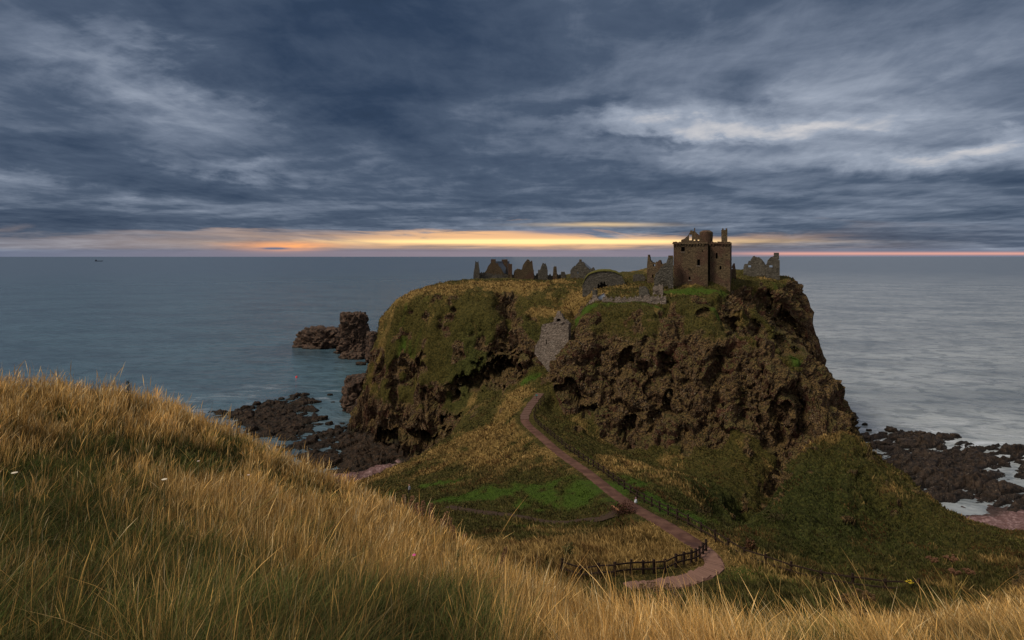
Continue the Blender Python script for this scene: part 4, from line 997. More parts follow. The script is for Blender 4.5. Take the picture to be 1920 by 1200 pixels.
# --- right of the keep
B1 = Frame(1369, 178, 1380, 177.4); B1.root("ruined_turret", "slim broken stone fragment just right of the tower house", "ruin"); B1.wall("turret_wall", [(1369,505),(1372,500),(1374,497),(1374.6,492),(1379.5,492),(1380,510)], [(1371,502,1374,505)], thick=1.2, mat=M['keep'], seed=41)
B2 = Frame(1394, 188, 1441, 184.5); B2.root("roofless_chapel", "roofless grey gabled building on the right clifftop with a small daylight window", "ruin")
B2.wall("gable_wall", [(1394,500),(1398,495),(1404,490),(1407,486),(1412,481),(1415,479),(1419,479),(1422,481),(1426,485),(1431,490),(1436,496),(1441,501)], [(1402.5,497.5,1407.5,500.5)], thick=1.0, mat=M['ruin'], seed=43, jit=.09)
B2.wall("rear_gable", [(1398,500),(1412,488),(1422,484),(1434,500)], [(1400,496,1411,504)], v=9, thick=1.0, mat=M['ruin'], seed=44)
B3 = Frame(1434, 184.6, 1462, 183.2); B3.root("chimney_ruin", "ruined house end with a tall square chimney at the right end of the clifftop ruins", "ruin")
B3.wall("end_wall", [(1436,495),(1441,487),(1446,482),(1452,480.5),(1458,483),(1462,488)], [(1443,498,1448.5,500.5)], thick=1.1, mat=M['ruin'], seed=46, jit=.08)
B3.boxpx("chimney", 1451.5, 474, 1460.8, 486, .2, 1.5, M['ruin'], j=.05)
# --- palace range on the far left ridge
C0 = Frame(888, 214, 1062, 214); C0.root("palace_wall", "long low grey stone wall along the left ridge of the headland joining the ruins", "wall")
C0.wall("curtain_wall", [(888,512),(905,512),(930,513),(950,514),(975,514),(990,511),(1010,514),(1025,515),(1040,514),(1062,515)], thick=1.0, mat=M['ruin'], seed=50, jit=.12, cell=.4)
C1 = Frame(887.5, 212.5, 899, 212.5); C1.root("chimney_turret", "narrow tapering chimney turret at the far left end of the palace ruins", "chimney")
C1.wall("turret", [(887.5,515),(889,505),(891,498),(891.3,490.5),(896.5,490.5),(897,498),(899,508)], thick=1.8, mat=M['ruin'], seed=51, cell=.25)
C2 = Frame(908, 216, 944, 216); C2.root("roofed_house", "gabled palace house with grey slate roof and two chimneys on the left ridge", "house")
C2.wall("gable_wall", [(908,511),(921,492),(932,492),(944,511)], thick=.9, mat=M['keep'], seed=53, cell=.3)
a = C2.uz(929, 489, .5); b = C2.uz(944, 512, .5); c_ = C2.uz(955, 489, .5)
mb = MB(); uR = a[0]; zR = a[1] - C2.z - .2; uE = b[0]; zE = b[1] - C2.z; ln = 9.0
uo = C2.uz(955, 512, .5)[0]
mb.add([(uR, .3, zR), (uE, .3, zE), (uo, 5.5, zE - .1), (c_[0], 5.5, zR), (uR, .6, zR - .25), (uE, .6, zE - .25), (uo, 5.8, zE - .35), (c_[0], 5.8, zR - .25)], [(0,1,2,3), (7,6,5,4), (0,4,5,1), (1,5,6,2), (2,6,7,3), (3,7,4,0)])
mb.build("slate_roof", M['slate'], C2.o)
mb = MB(); mb.box(1.0, uo, 5.0, 6.0, -2, zE); mb.build("rear_wall", M['ruin'], C2.o)
C2.boxpx("chimney", 920.5, 486, 929.5, 495, .1, 1.3, M['keep'], j=.05); C2.boxpx("chimney", 940.5, 486.5, 951.5, 512, 3.0, 1.3, M['keep'], j=.05)
C3 = Frame(952.5, 212.6, 960.3, 212.6); C3.root("chimney_stack", "square stone stack standing just right of the slate-roofed palace house", "chimney"); C3.wall("stack", [(952.5,496),(954,494),(957,495.5),(958.5,493.5),(960.3,495)], thick=1.6, mat=M['keep'], seed=55, cell=.25)
C4 = Frame(965, 213, 1000, 213); C4.root("tall_fragment", "tallest blocky wall fragment in the middle of the palace ruins with stepped left shoulder", "ruin")
C4.wall("fragment_wall", [(963,511),(966,505),(971,502.5),(979,504),(980,495),(983,493),(984.5,489),(988,487),(993,486.5),(993.5,489),(998.5,489),(999,500),(1001,508)], thick=1.8, mat=M['keep'], seed=57, cell=.28)
C5 = Frame(1009, 212.7, 1027, 212.7); C5.root("leaning_fragment", "tapering wall fragment with slanted left side in the palace ruins", "ruin"); C5.wall("fragment_wall", [(1009,506),(1013,505),(1015,498),(1018,494),(1023,493.5),(1025,499),(1027,507)], thick=1.5, mat=M['ruin'], seed=59, cell=.28)
C6 = Frame(1037, 212.6, 1044.5, 212.6); C6.root("slim_fragment", "slim upright wall fragment right of the leaning one in the palace ruins", "ruin"); C6.wall("fragment_wall", [(1037,513),(1037.3,502),(1040,499.5),(1044,498.5),(1044.5,513)], thick=1.0, mat=M['keep'], seed=61, cell=.25)
C7 = Frame(1052, 212.4, 1060.5, 212.4); C7.root("wall_stub", "knee-high wall stub between the slim fragment and the gabled house", "ruin"); C7.wall("stub", [(1052,512),(1054,509.5),(1060,509.5),(1060.5,513)], thick=1.0, mat=M['ruin'], seed=63, cell=.25)
D1 = Frame(1070, 208, 1106, 206.5); D1.root("gabled_house", "grey gabled house with tiny chimney and pale window right of the palace ruins", "house")
D1.wall("gable_wall", [(1069.5,508),(1072,503),(1076,499),(1080,496.5),(1084,492),(1088,489.5),(1091,490),(1096,495),(1101,500),(1105,504),(1106,510)], [(1081.5,508.5,1085.5,512.5)], thick=1.0, mat=M['ruin'], seed=65, cell=.26)
D1.boxpx("chimney", 1086, 486.5, 1090.2, 492, .1, .9, M['keep']); D1.boxpx("window", 1081, 508, 1086, 513, .5, .1, plain("pale_shutter", (.42, .45, .50), .6, .1))
a = D1.uz(1091, 490, 1); b = D1.uz(1106, 505, 1); l_ = D1.uz(1070, 504, 1)
mb = MB(); zr = a[1]-D1.z; ze = b[1]-D1.z
mb.add([(l_[0],1.05,ze),(a[0]-.3,1.05,zr-.1),(b[0],1.05,ze),(l_[0],10,ze),(a[0]-.3,10,zr-.1),(b[0],10,ze)], [(0,1,4,3),(1,2,5,4),(0,2,1),(3,4,5)]); mb.build("slate_roof", M['slate'], D1.o)
mb = MB(); mb.box(l_[0]+.1, b[0]-.1, 1.1, 9.8, -2, ze - .05); mb.build("side_walls", M['ruin'], D1.o)
D2 = Frame(1106, 205, 1115, 204.6); D2.root("wall_stub", "small round-shouldered wall stub between the gabled house and the turf-capped vault", "ruin"); D2.wall("stub", [(1106,504),(1108,501.5),(1113,501),(1115,505)], thick=1.2, mat=M['ruin'], seed=67, cell=.25)
# --- turf-capped vault
E1 = Frame(1096, 176, 1170, 174); E1.root("stone_vault", "half-buried rounded stone vault with a turf cap and dark low doorway on the left plateau", "ruin")
ol = [(1092,533),(1096,523),(1102,516),(1110,511.5),(1120,508.5),(1132,507.5),(1145,508),(1156,511),(1164,515),(1169,522),(1173,533)]
door = lambda u, z: False
du = E1.uz(1130,534)[0] - E1.uz(1092,533)[0]
zdoor = E1.uz(1128, 529)[1] - E1.z
E1.wall("front_wall", ol, [lambda u, z: ((u - du) / 1.5) ** 2 + (max(z, 0) / max(zdoor, .3)) ** 2 < 1 + .35 * math.sin(u * 7)], thick=1.0, mat=M['ruin'], seed=70, cell=.25, jit=.08)
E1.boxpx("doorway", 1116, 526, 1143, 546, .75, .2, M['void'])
V = []; nn = 26
for k in range(nn):
    t = k / (nn - 1); f = t * (len(ol) - 1); i0 = min(int(f), len(ol) - 2); px = ol[i0][0] + (ol[i0+1][0] - ol[i0][0]) * (f - i0); py = ol[i0][1] + (ol[i0+1][1] - ol[i0][1]) * (f - i0)
    uu, zz = E1.uz(px, py); zz -= E1.z; e = .28 * math.sin(math.pi * t) + .05
    for v, dzz in ((-.22, -.12), (-.18, e * .8), (.5, e + .15), (3.5, e + .1), (8.0, -.6), (11, -3.5)): V.append((uu + random.uniform(-.06, .06), v + random.uniform(-.05, .05), zz + dzz + random.uniform(-.07, .07)))
q = [(i*6+j, (i+1)*6+j, (i+1)*6+j+1, i*6+j+1) for i in range(nn-1) for j in range(5)]
mb = MB(); mb.add(V, q); mb.build("turf_cap", M['sodtop'], E1.o, True)
# --- cottage and courtyard wall on the front crag
G1 = Frame(1108, 155.5, 1141, 153.5); G1.root("small_cottage", "small pale cottage with a stone chimney and white-edged blue-grey roof sunk behind the front crag", "house")
G1.wall("chimney_gable", [(1099,571),(1104,565),(1110,560),(1111,548),(1118,548),(1119,558),(1124,564),(1125,572)], thick=.9, mat=M['pale'], seed=73, cell=.22, base=-3)
G1.boxpx("chimney", 1110.5, 543.5, 1118.5, 552, -.05, 1.0, M['ruin'], j=.03)
pA = G1.uz(1119.5, 557, .6); pB = G1.uz(1133, 549.5, 2.0); pC = G1.uz(1140, 560, 3.0); pD = G1.uz(1124, 564, .6)
mb = MB(); z_ = G1.z
tri = [(pA[0], .6, pA[1]-z_), (pB[0], 2.0, pB[1]-z_), (pC[0], 2.0, pC[1]-z_-.4), (pD[0], .6, pD[1]-z_-1.2)]
mb.add(tri + [(a, b + .5, c - .3) for a, b, c in tri], [(0,3,2,1), (4,5,6,7), (0,1,5,4), (1,2,6,5), (2,3,7,6), (3,0,4,7)]); mb.build("roof", plain("blue_grey_slate", (.26, .29, .33), .5, .1, 3), G1.o)
mb = MB(); mb.bar(tri[0], tri[1], .2, .22); mb.bar(tri[1], tri[2], .25, .3); mb.build("roof_edge", M['pale'], G1.o)
G2 = Frame(1126, 152.5, 1249, 147.8); G2.root("courtyard_wall", "long low pale stone wall with ragged top along the rim of the front crag below the tower", "wall")
G2.wall("wall_run", [(1126,562),(1130,559),(1137,557.5),(1150,557),(1165,558),(1180,557),(1192,555),(1205,553.5),(1217,553),(1220,556),(1226,555),(1240,554),(1247,556),(1249,560)], [(1149,562.5,1152,566),(1163,560,1165,561.5)], thick=.9, mat=M['pale'], seed=75, cell=.24, jit=.10, base=-3)
G2.wall("return_wall", [(1237,558),(1247,556)], v=1.0, thick=4.5, mat=M['pale'], seed=76, cell=.3, jit=.08)
# --- gatehouse at the head of the path
H1 = Frame(1002, 149.5, 1066, 146.0); H1.root("gatehouse", "pale rough stone gatehouse with a small broken gable filling the cleft above the path", "gatehouse", z=gz(*on(1030, 150)[:2]))
H1.wall("main_wall", [(1002.5,652),(1003.2,646),(1008,640),(1013,630),(1014,609),(1023,608.5),(1024,607),(1034,607),(1050,605.5),(1066,606)], [(1019,612,1021,613.5), lambda u, z: z < 5.2 - u * 1.15, lambda u, z: 3.0 < u < 3.35 and 8.0 < z < 8.9], thick=2.2, mat=M['pale'], seed=80, cell=.26, jit=.10, base=-3.5)
H1.wall("gable", [(1036,606),(1037,599),(1041,592),(1045,585),(1047,583),(1050,586),(1055,594),(1060,600),(1065,606)], [(1044,598,1051,603)], v=2.4, thick=.9, mat=M['pale'], seed=81, cell=.22, jit=.08, base=3)
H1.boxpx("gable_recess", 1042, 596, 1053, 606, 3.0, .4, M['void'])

# ------------------------------------------------------------------ grass
def blades(name, x, y, z, h, w, lean, laz, tint_b, tint_t, nseg=4, head=None, parent=None):
    """one strip per blade; width across the line of sight is random so it reads from any side"""
    n = len(x); lv = nseg + 1
    faz = rng.uniform(-.9, .9, n) + np.arctan2(x, np.maximum(y, 1)) * -1
    sx, sy = np.cos(faz), np.sin(faz)
    s = np.linspace(0, 1, lv)[None]
    lx = np.cos(laz)[:, None] * lean[:, None] * s ** 1.8 * h[:, None]; ly = np.sin(laz)[:, None] * lean[:, None] * s ** 1.8 * h[:, None]
    zz = z[:, None] + h[:, None] * (s - .25 * np.minimum(lean, 1.2)[:, None] * s ** 2.5)
    prof = np.where(s < .999, 1 - .55 * s, .06)
    W_ = w[:, None] * prof
    if head is not None:
        hp = np.interp(np.linspace(0, 1, lv), [0, .6, .75, .9, 1], [.5, .4, 1.5, 1.4, .2])[None]
        W_ = np.where(head[:, None], w[:, None] * hp, W_)
    cx_, cy_ = x[:, None] + lx, y[:, None] + ly
    Vl = np.stack([cx_ - sx[:, None] * W_ / 2, cy_ - sy[:, None] * W_ / 2, zz], -1); Vr = np.stack([cx_ + sx[:, None] * W_ / 2, cy_ + sy[:, None] * W_ / 2, zz], -1)
    V = np.stack([Vl, Vr], 2).reshape(-1, 3)
    base = (np.arange(n) * lv * 2)[:, None]; k = np.arange(nseg)[None] * 2
    q = np.stack([base + k, base + k + 1, base + k + 3, base + k + 2], -1).reshape(-1, 4)
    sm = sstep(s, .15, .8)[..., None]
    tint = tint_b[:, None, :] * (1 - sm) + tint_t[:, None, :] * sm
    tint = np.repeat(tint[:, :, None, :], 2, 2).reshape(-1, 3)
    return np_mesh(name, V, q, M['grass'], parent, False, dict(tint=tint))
C_ = lambda *a: np.array(a, float)
def fg_dry(x, y):
    n = fbm(x / 2.2, y / 2.2, 5, 3)
    t = x / np.maximum(y, 1)
    n_b = fbm(x / 5.5, y / 5.5, 1, 2)
    d = .60 + .85 * n + .95 * n_b + .30 * sstep(y, 6, 15) - .30 * sstep(y, 7.5, 2.5)
    d += .30 * sstep(t, -.05, .2)
    d -= .58 * sstep(t, .05, -.35) * sstep(y, 8.5, 5.0)
    d -= .5 * np.exp(-((t + .85) / .32) ** 2 - ((y - 7.5) / 2.8) ** 2)
    d -= .3 * np.exp(-((t + .5) / .28) ** 2 - ((y - 4.5) / 1.8) ** 2)
    d -= .35 * np.exp(-((t + .35) / .25) ** 2 - ((y - 5) / 2.) ** 2)
    d -= .3 * np.exp(-((t - .72) / .25) ** 2 - ((y - 13) / 3.) ** 2)
    return np.clip(d, 0, 1)
def foreground():
    # half the blades in tussocks, half scattered between them
    nt = 24000; per = 14
    ty = np.exp(rng.uniform(math.log(1.9), math.log(27), nt)); tt_ = rng.uniform(-1.12, 1.12, nt)
    rad = rng.uniform(.05, .16, nt) * np.sqrt(np.maximum(ty, 3) / 6)
    ang = rng.uniform(0, 6.283, (nt, per)); rr = np.sqrt(rng.uniform(0, 1, (nt, per))) * rad[:, None]
    ax = (tt_ * np.maximum(ty, 2.2))[:, None] + np.cos(ang) * rr; ay = ty[:, None] + np.sin(ang) * rr
    n2_ = 190000
    y2 = np.exp(rng.uniform(math.log(1.9), math.log(27), n2_)); x2 = rng.uniform(-1.12, 1.12, n2_) * np.maximum(y2, 2.2)
    x = np.concatenate([ax.ravel(), x2]); y = np.concatenate([ay.ravel(), y2]); n = len(x); nq = nt * per
    y = np.maximum(y, 1.7)
    tid = rng.uniform(0, 1, nt); own = np.concatenate([np.repeat(tid, per), rng.uniform(0, 1, n2_)])
    sizef = np.concatenate([np.repeat(rng.uniform(.7, 1.25, nt), per), np.full(n2_, .9)])
    outl = np.concatenate([ang.ravel(), rng.uniform(0, 6.283, n2_)])
    t = x / np.maximum(y, 2.2)
    z, _ = surf(x, y)
    d = fg_dry(x, y); r = .65 * own + .35 * rng.uniform(0, 1, n)
    gold = r < (.14 + .76 * d)
    clump = sstep(fbm(x / .8, y / .8, 3, 2), -.45, .45)
    h = np.where(gold, rng.uniform(.34, .76, n) * (.62 + .45 * clump), rng.uniform(.16, .46, n) * (.65 + .5 * clump)) * sizef
    tall = gold & (rng.uniform(0, 1, n) < .012 + .05 * sstep(y, 12, 17) * (t < .05)); h = np.where(tall, h * 1.5, h)
    px = y / 587.0
    w = np.where(gold, np.maximum(.0020, px * .38), np.maximum(.0040, px * .58)) * rng.uniform(.6, 1.4, n)
    lean = np.where(gold, rng.gamma(1.6, .15, n), rng.gamma(2.2, .30, n))
    wind = np.where(t > .1, math.pi * .93, .35)
    q = rng.uniform(0, 1, n)
    laz = np.where(q < .45, wind + rng.normal(0, .6, n), np.where(q < .85, outl, rng.uniform(-math.pi, math.pi, n)))
    lean = lean + .22 * sstep(t, .2, .5); h = h * (1 - .25 * sstep(t, -.15, .15))
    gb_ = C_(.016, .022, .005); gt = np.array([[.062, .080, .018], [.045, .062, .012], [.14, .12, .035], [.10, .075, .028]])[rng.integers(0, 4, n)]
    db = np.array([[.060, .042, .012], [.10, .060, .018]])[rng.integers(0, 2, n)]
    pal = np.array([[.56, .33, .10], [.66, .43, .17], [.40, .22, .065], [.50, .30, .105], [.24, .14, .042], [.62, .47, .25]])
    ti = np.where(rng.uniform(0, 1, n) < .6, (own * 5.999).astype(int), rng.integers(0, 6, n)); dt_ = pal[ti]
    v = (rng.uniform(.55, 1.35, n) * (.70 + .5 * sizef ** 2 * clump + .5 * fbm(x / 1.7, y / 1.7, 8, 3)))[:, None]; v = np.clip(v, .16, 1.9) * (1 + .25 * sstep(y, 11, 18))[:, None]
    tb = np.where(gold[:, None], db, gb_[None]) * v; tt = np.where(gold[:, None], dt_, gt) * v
    head = gold & (rng.uniform(0, 1, n) < .45)
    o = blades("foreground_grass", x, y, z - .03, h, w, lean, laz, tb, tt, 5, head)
    tag(o, "long dry golden grass mixed with green blades covering the near hillside", "grass", kind='stuff')
foreground()
def midground():
    n = 420000
    y = np.exp(rng.uniform(math.log(36), math.log(205), n)); t = rng.uniform(-1.0, 1.0, n); x = t * y
    keep = (Hbase(x, y) > 4); x, y, t = x[keep], y[keep], t[keep]
    z, rk = surf(x, y)
    dp, _ = dist_poly(x, y, path_c); dt2, _ = dist_poly(x, y, track_c)
    ok = ((rk < .30 + .25 * rng.uniform(0, 1, len(x))) | (rng.uniform(0, 1, len(x)) < .28)) & (dp > 1.02 + .25 * rng.uniform(-1, 1, len(x))) & (dt2 > .45 + .3 * rng.uniform(-1, 1, len(x))) & (z > 5.0)
    x, y, z, dp, rk = x[ok], y[ok], z[ok], dp[ok], rk[ok]; n = len(x)
    g, d, k = masks(x, y)
    r = rng.uniform(0, 1, n); gold = r < np.clip(d * 1.05 - .10, .03, .95)
    near = sstep(y, 75, 45)
    h = np.where(gold, rng.uniform(.35, .75, n), rng.uniform(.15, .42, n)) * (1 + .25 * near)
    h = np.where(dp < 2.3, h * .4, h); h = np.where(g > .55, h * .45, h) * (1 - .35 * sstep(rk, .4, .8))
    w = y / 587.0 * rng.uniform(.8, 1.5, n)
    lean = rng.gamma(2.0, .22, n); laz = np.where(rng.uniform(0, 1, n) < .5, 2.9 + rng.normal(0, .7, n), rng.uniform(-math.pi, math.pi, n))
    gm = sstep(g, .3, .8)[:, None]; km = k[:, None]
    gt = np.array([[.085, .080, .020], [.062, .064, .016], [.115, .090, .030]])[rng.integers(0, 3, n)]
    gt = gt * (1 - gm) + C_(.068, .116, .014) * gm; gt = gt * (1 - .55 * km) + C_(.035, .055, .012) * .55 * km
    gold_c = np.array([[.33, .21, .070], [.41, .27, .10], [.23, .145, .045]])[rng.integers(0, 3, n)]
    v = (rng.uniform(.6, 1.35, n) * np.clip(1 + .75 * fbm(x / 1.6, y / 1.6, 12, 3) + .3 * fbm(x / 6, y / 6, 2, 2), .3, 1.8))[:, None]  # random tone, plus dark patches that paint the shade between tufts
    gold_c = gt * .8 + (gold_c - gt * .8) * sstep(d, .05, .75)[:, None]
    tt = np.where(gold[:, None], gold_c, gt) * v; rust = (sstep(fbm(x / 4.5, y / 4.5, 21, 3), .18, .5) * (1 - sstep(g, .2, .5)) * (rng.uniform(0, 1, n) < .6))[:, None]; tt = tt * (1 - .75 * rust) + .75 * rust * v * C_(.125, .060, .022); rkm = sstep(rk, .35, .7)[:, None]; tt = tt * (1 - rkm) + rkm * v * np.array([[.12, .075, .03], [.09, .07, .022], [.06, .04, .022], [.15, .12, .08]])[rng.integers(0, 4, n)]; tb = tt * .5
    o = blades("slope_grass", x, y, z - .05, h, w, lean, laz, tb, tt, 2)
    tag(o, "rough green and straw-coloured grass growing on the slopes of the headland", "grass", kind='stuff')
midground()

# ------------------------------------------------------------------ individual plants
leafm = {}
def leafy(col):
    if col not in leafm: leafm[col] = plain("leaf_%02d" % len(leafm), col, .8, .4, 8)
    return leafm[col]
def bush(name, p, rx, h, cols, label, cat="shrub", n=420, leaf=.09, group=None):
    root = empty(name, p, 0, label, cat, group)
    mb = MB()
    for k in range(9):
        a = random.uniform(0, 6.28); e = random.uniform(.3, .85)
        mb.tube([(0, 0, -.1), (math.cos(a) * rx * e * .5, math.sin(a) * rx * e * .5, h * .45), (math.cos(a) * rx * e, math.sin(a) * rx * e, h * .8)], [.03, .02, .008], 5)
    mb.build("stems", M['wood'], root)
    lobes = [(random.uniform(-.6, .6) * rx, random.uniform(-.6, .6) * rx, random.uniform(.3, .8) * h, random.uniform(.3, .55) * rx) for _ in range(9)]
    mb = MB()
    for k in range(n):
        lx, ly, lz, lr = random.choice(lobes); v = Vector((random.gauss(0, 1), random.gauss(0, 1), random.gauss(0, 1))).normalized() * lr * random.uniform(.6, 1.15)
        c = Vector((lx, ly, max(lz, 0))) + Vector((v.x, v.y, v.z * h / rx * .8)); c.z = max(c.z, .02)
        a = Vector((random.gauss(0, 1), random.gauss(0, 1), random.gauss(0, .6))).normalized(); b = a.cross(Vector((random.random(), random.random(), 1))).normalized(); s = leaf * random.uniform(.6, 1.5)
        mb.add([c - a * s, c + b * s * .45, c + a * s, c - b * s * .45], [(0, 1, 2, 3)])
    mb.build("foliage", leafy(cols), root); return root
bush("dark_shrub", on(1165, 66, -.05), 1.9, 1.0, (.060, .026, .016), "dark reddish-brown bramble clump on the left edge of the red path", n=900, leaf=.11)
bush("small_shrub", on(1066, 50.5, -.05), .62, 1.25, (.030, .045, .014), "lone small dark green shrub in the golden grass above the zigzag fence", n=500, leaf=.07)
bush("red_brown_shrub", on(1209+80, 61, -.05), .5, .5, (.10, .035, .022), "tiny rusty shrub at the left edge of the red path low down", n=200, leaf=.06)
for (px, Y, r, h, lab) in [(1405,58,.9,1.2,"rust-brown leafless shrub just behind the path fence near its bend"),(1195,75,.9,.7,"brown dead weed clump behind the path fence above the white bag"),(1235+50,72,1.1,.6,"dull brown weed clump on the bright green patch right of the path"),(1320,66,1.2,.8,"dark olive bramble behind the middle of the path fence"),(1455,72,1.8,1.0,"dark olive bramble at the left foot of the green hillock"),(1390,80,1.8,1.0,"wide dark gorse clump on the slope between crag and path")]:
    bush("bramble", on(px, Y, -.05), r, h, (.045, .035, .014) if 'olive' in lab or 'gorse' in lab else (.075, .035, .018), lab, n=420, leaf=.12)

def stemplant(name, p, h, label, cat, tint, kind='umbel', lean=0, parts_col=(.10, .05, .02), group=None, s=1.0):
    root = empty(name, p, 0, label, cat, group); mb = MB(); top = Vector((lean * h, 0, h))
    mb.tube([(0, 0, -.1), (lean * h * .3, 0, h * .5), top * .97], [.012 * s, .010 * s, .006 * s], 5); mb.build("stem", leafy(tint), root)
    hb = MB()
    if kind == 'umbel':
        br = [(top, 1.0)] + [(Vector((lean * h * .6 + math.cos(a) * .22 * h, math.sin(a) * .2 * h, h * random.uniform(.75, .95))), .7) for a in (.2, 2.4, 4.2)]
        sb = MB()
        for q, e in br[1:]: sb.tube([(lean * h * .3, 0, h * .55), q], [.007 * s, .004 * s], 4)
        sb.build("branches", leafy(tint), root)
        for q, e in br:
            for k in range(16):
                a = random.uniform(0, 6.28); r = random.uniform(.3, 1) * .14 * s * e; tip = q + Vector((math.cos(a) * r, math.sin(a) * r, .07 * s + random.uniform(-.01, .03)))
                hb.bar(q, tip, .004 * s, .004 * s)
                for m in range(5):
                    c = tip + Vector((random.uniform(-1, 1), random.uniform(-1, 1), random.uniform(-.5, .5))) * .010 * s; hb.box(c.x-.011*s, c.x+.011*s, c.y-.011*s, c.y+.011*s, c.z-.008*s, c.z+.008*s)
    elif kind == 'spike':
        for k in range(70):
            f = random.uniform(.55, 1.02); a = random.uniform(0, 6.28); r = .05 * s * (1.25 - f) * 1.6 + .012 * s; c = Vector((lean * h * f, 0, h * f)) + Vector((math.cos(a) * r, math.sin(a) * r, 0)); e = .016 * s
            hb.add([c + Vector((-e, 0, 0)), c + Vector((0, -e, e)), c + Vector((e, 0, 0)), c + Vector((0, e, e * 1.6))], [(0, 1, 2), (0, 2, 3), (0, 3, 1), (1, 3, 2)])
    elif kind == 'flat':
        n_ = 14; hb.add([(top.x + math.cos(2*math.pi*k/n_) * .045 * s * random.uniform(.85, 1.1), math.sin(2*math.pi*k/n_) * .045 * s, top.z + .006) for k in range(n_)] + [(top.x, 0, top.z + .016 * s), (top.x, 0, top.z - .02 * s)],
               [(k, (k+1) % n_, n_) for k in range(n_)] + [((k+1) % n_, k, n_ + 1) for k in range(n_)])
    hb.build("flower_head", leafy(parts_col), root); return root
docks = [(745,17.6,.80),(758,17.4,.95),(768,17.2,.98),(781,17.3,.85),(792,17.0,1.02),(803,17.1,1.1),(812,16.8,.9),(822,16.9,1.0),(832,16.6,.9),(840,16.4,.95),(848,16.5,.8),(857,16.1,.75),(775,16.6,.75),(798,16.4,.8),(818,16.2,.75),(866,15.9,.7)]
order_ = sorted(range(len(docks)), key=lambda i: docks[i][0])
ORD = ["leftmost", "second from left", "third from left", "fourth from left", "fifth from left", "sixth from left", "seventh from left", "eighth from left", "eighth from right", "seventh from right", "sixth from right", "fifth from right", "fourth from right", "third from right", "second from right", "rightmost"]
for i, (px, Y, h) in enumerate(docks):
    Y += 2.2; stemplant("dock_plant", on(px, Y), h, "rusty-brown dock seed spike, %s of those on the hill brow" % ORD[order_.index(i)], "dock plant", (.16, .09, .05), 'spike', random.uniform(-.25, .3), (.20, .105, .06), "dead dock spikes on the brow", 1.5)
stemplant("dock_plant", on(243, 17.5), .90, "dark dead stalk rising above the grass on the left brow against the sea", "dock plant", (.06, .045, .02), 'spike', -.06, (.055, .045, .02), None, .9)
stemplant("dock_plant", on(860, 11), .62, "green seeding spike standing alone in the golden grass low centre left", "dock plant", (.06, .07, .02), 'spike', .02, (.055, .060, .020), None, 1.4)
stemplant("dock_plant", on(897, 10.6), .55, "blunt green-grey flower spike right of the lone seeding spike", "dock plant", (.06, .07, .03), 'spike', .02, (.075, .080, .045), None, 1.6)
stemplant("dock_plant", on(1170-236, 13.6), .9, "thin forked dark stalk at the grass edge below the muddy track", "dock plant", (.10, .05, .03), 'spike', .2, (.12, .06, .035), None, 1.0)
stemplant("hogweed", on(1790, 9.2), 1.28, "dead hogweed with rusty flat umbels standing at right in the wind-blown grass", "hogweed", (.22, .15, .04), 'umbel', -.03, (.11, .055, .030), None, .8)
stemplant("hogweed", on(1222, 11.5), .95, "small dead hogweed in front of the red steps, leftmost of the two", "hogweed", (.10, .07, .03), 'umbel', .0, (.09, .055, .03), None, .9)
stemplant("hogweed", on(1246, 11.2), .92, "small dead hogweed in front of the red steps, rightmost of the two", "hogweed", (.10, .07, .03), 'umbel', .1, (.08, .05, .03), None, .9)
stemplant("hogweed", on(1612, 6.2), .62, "dark brown dried umbel poking up at the very bottom right of centre", "hogweed", (.08, .05, .02), 'umbel', .0, (.075, .045, .02), None, .75)
for (px, Y, h, lab) in [(27,7.6,.72,"white flat flower head far left in the green grass"),(308,7.9,.78,"cream flat flower head in the golden grass left of centre"),(372,11.5,.75,"tiny pale flower head on the upper left slope"),(466,11.0,.75,"tiny pale pink flower head below the left brow")]:
    stemplant("yarrow_flower", on(px, Y), h, lab, "flower", (.10, .10, .04), 'flat', 0, (.48, .42, .32) if Y < 9 else (.42, .32, .27), None, .8 if Y < 9 else .6)
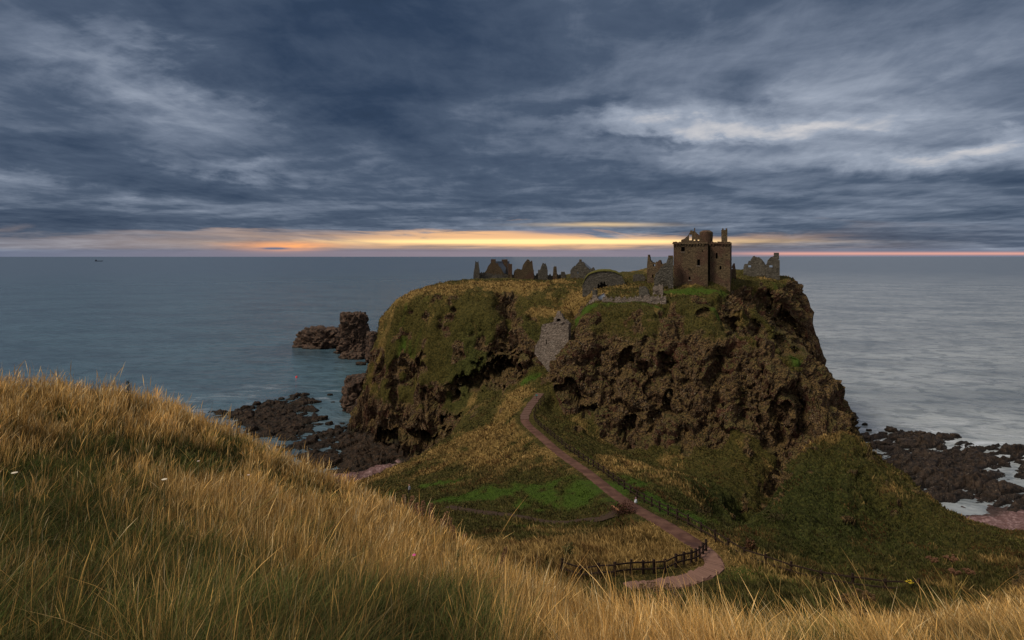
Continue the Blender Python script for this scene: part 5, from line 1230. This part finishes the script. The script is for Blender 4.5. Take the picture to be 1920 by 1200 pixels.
stemplant("thistle_flower", on(776, 6.9), .55, "single magenta knapweed flower low in the centre-left grass", "flower", (.07, .08, .03), 'flat', 0, (.50, .08, .22), None, .6)
stemplant("ragwort", on(1706, 24+20), 1.0, "small yellow ragwort blooming behind the lower end of the path fence", "flower", (.08, .09, .02), 'umbel', 0, (.50, .36, .03), None, 1.1)

# walker on the track
def person(p, rz):
    root = empty("person", p, rz, "person in dark clothes with a pale backpack on the green slope beyond the dock spikes", "person")
    me = bpy.data.meshes.new("body")
    vs = [(0,0,.92),(0,0,1.12),(0,0,1.38),(0,0,1.50),(0,.01,1.60),(0,.01,1.72),(-.17,0,1.42),(-.23,.02,1.14),(-.20,-.10,.92),(.17,0,1.42),(.23,.02,1.14),(.20,-.08,.92),(-.09,0,.88),(-.10,.04,.48),(-.11,-.02,.06),(-.11,-.16,.03),(.09,0,.88),(.11,-.05,.48),(.12,.08,.06),(.12,-.06,.03)]
    ed = [(0,1),(1,2),(2,3),(3,4),(4,5),(2,6),(6,7),(7,8),(2,9),(9,10),(10,11),(0,12),(12,13),(13,14),(14,15),(0,16),(16,17),(17,18),(18,19)]
    rd = [.15,.14,.16,.055,.10,.085,.06,.045,.03,.06,.045,.03,.09,.06,.045,.035,.09,.06,.045,.035]
    me.from_pydata(vs, ed, []); o = link(bpy.data.objects.new("body", me), root)
    sk = o.modifiers.new("skin", 'SKIN')
    for i, r in enumerate(rd):
        d_ = me.skin_vertices[0].data[i]; d_.radius = (r, r * .8); d_.use_root = (i == 0)
    s2 = o.modifiers.new("sub", 'SUBSURF'); s2.levels = s2.render_levels = 1
    me.materials.append(plain("dark_clothing", (.020, .020, .028), .9, .2))
    h_ = rock_lump("head", (0, 0, 0), .10, .115, .25, plain("skin_tone", (.35, .20, .14), .7, .1), .2, .02, res=(18, 14), sink=0); h_.parent = root; h_.location = (0, 0, 1.53)
    bk = rock_lump("backpack", (0, 0, 0), .19, .12, .55, plain("pale_pack", (.30, .29, .31), .8, .1), 1.2, .08, res=(20, 16), sink=0); bk.parent = root; bk.location = (0, -.20, .98)
person(on(767, 98), .5)
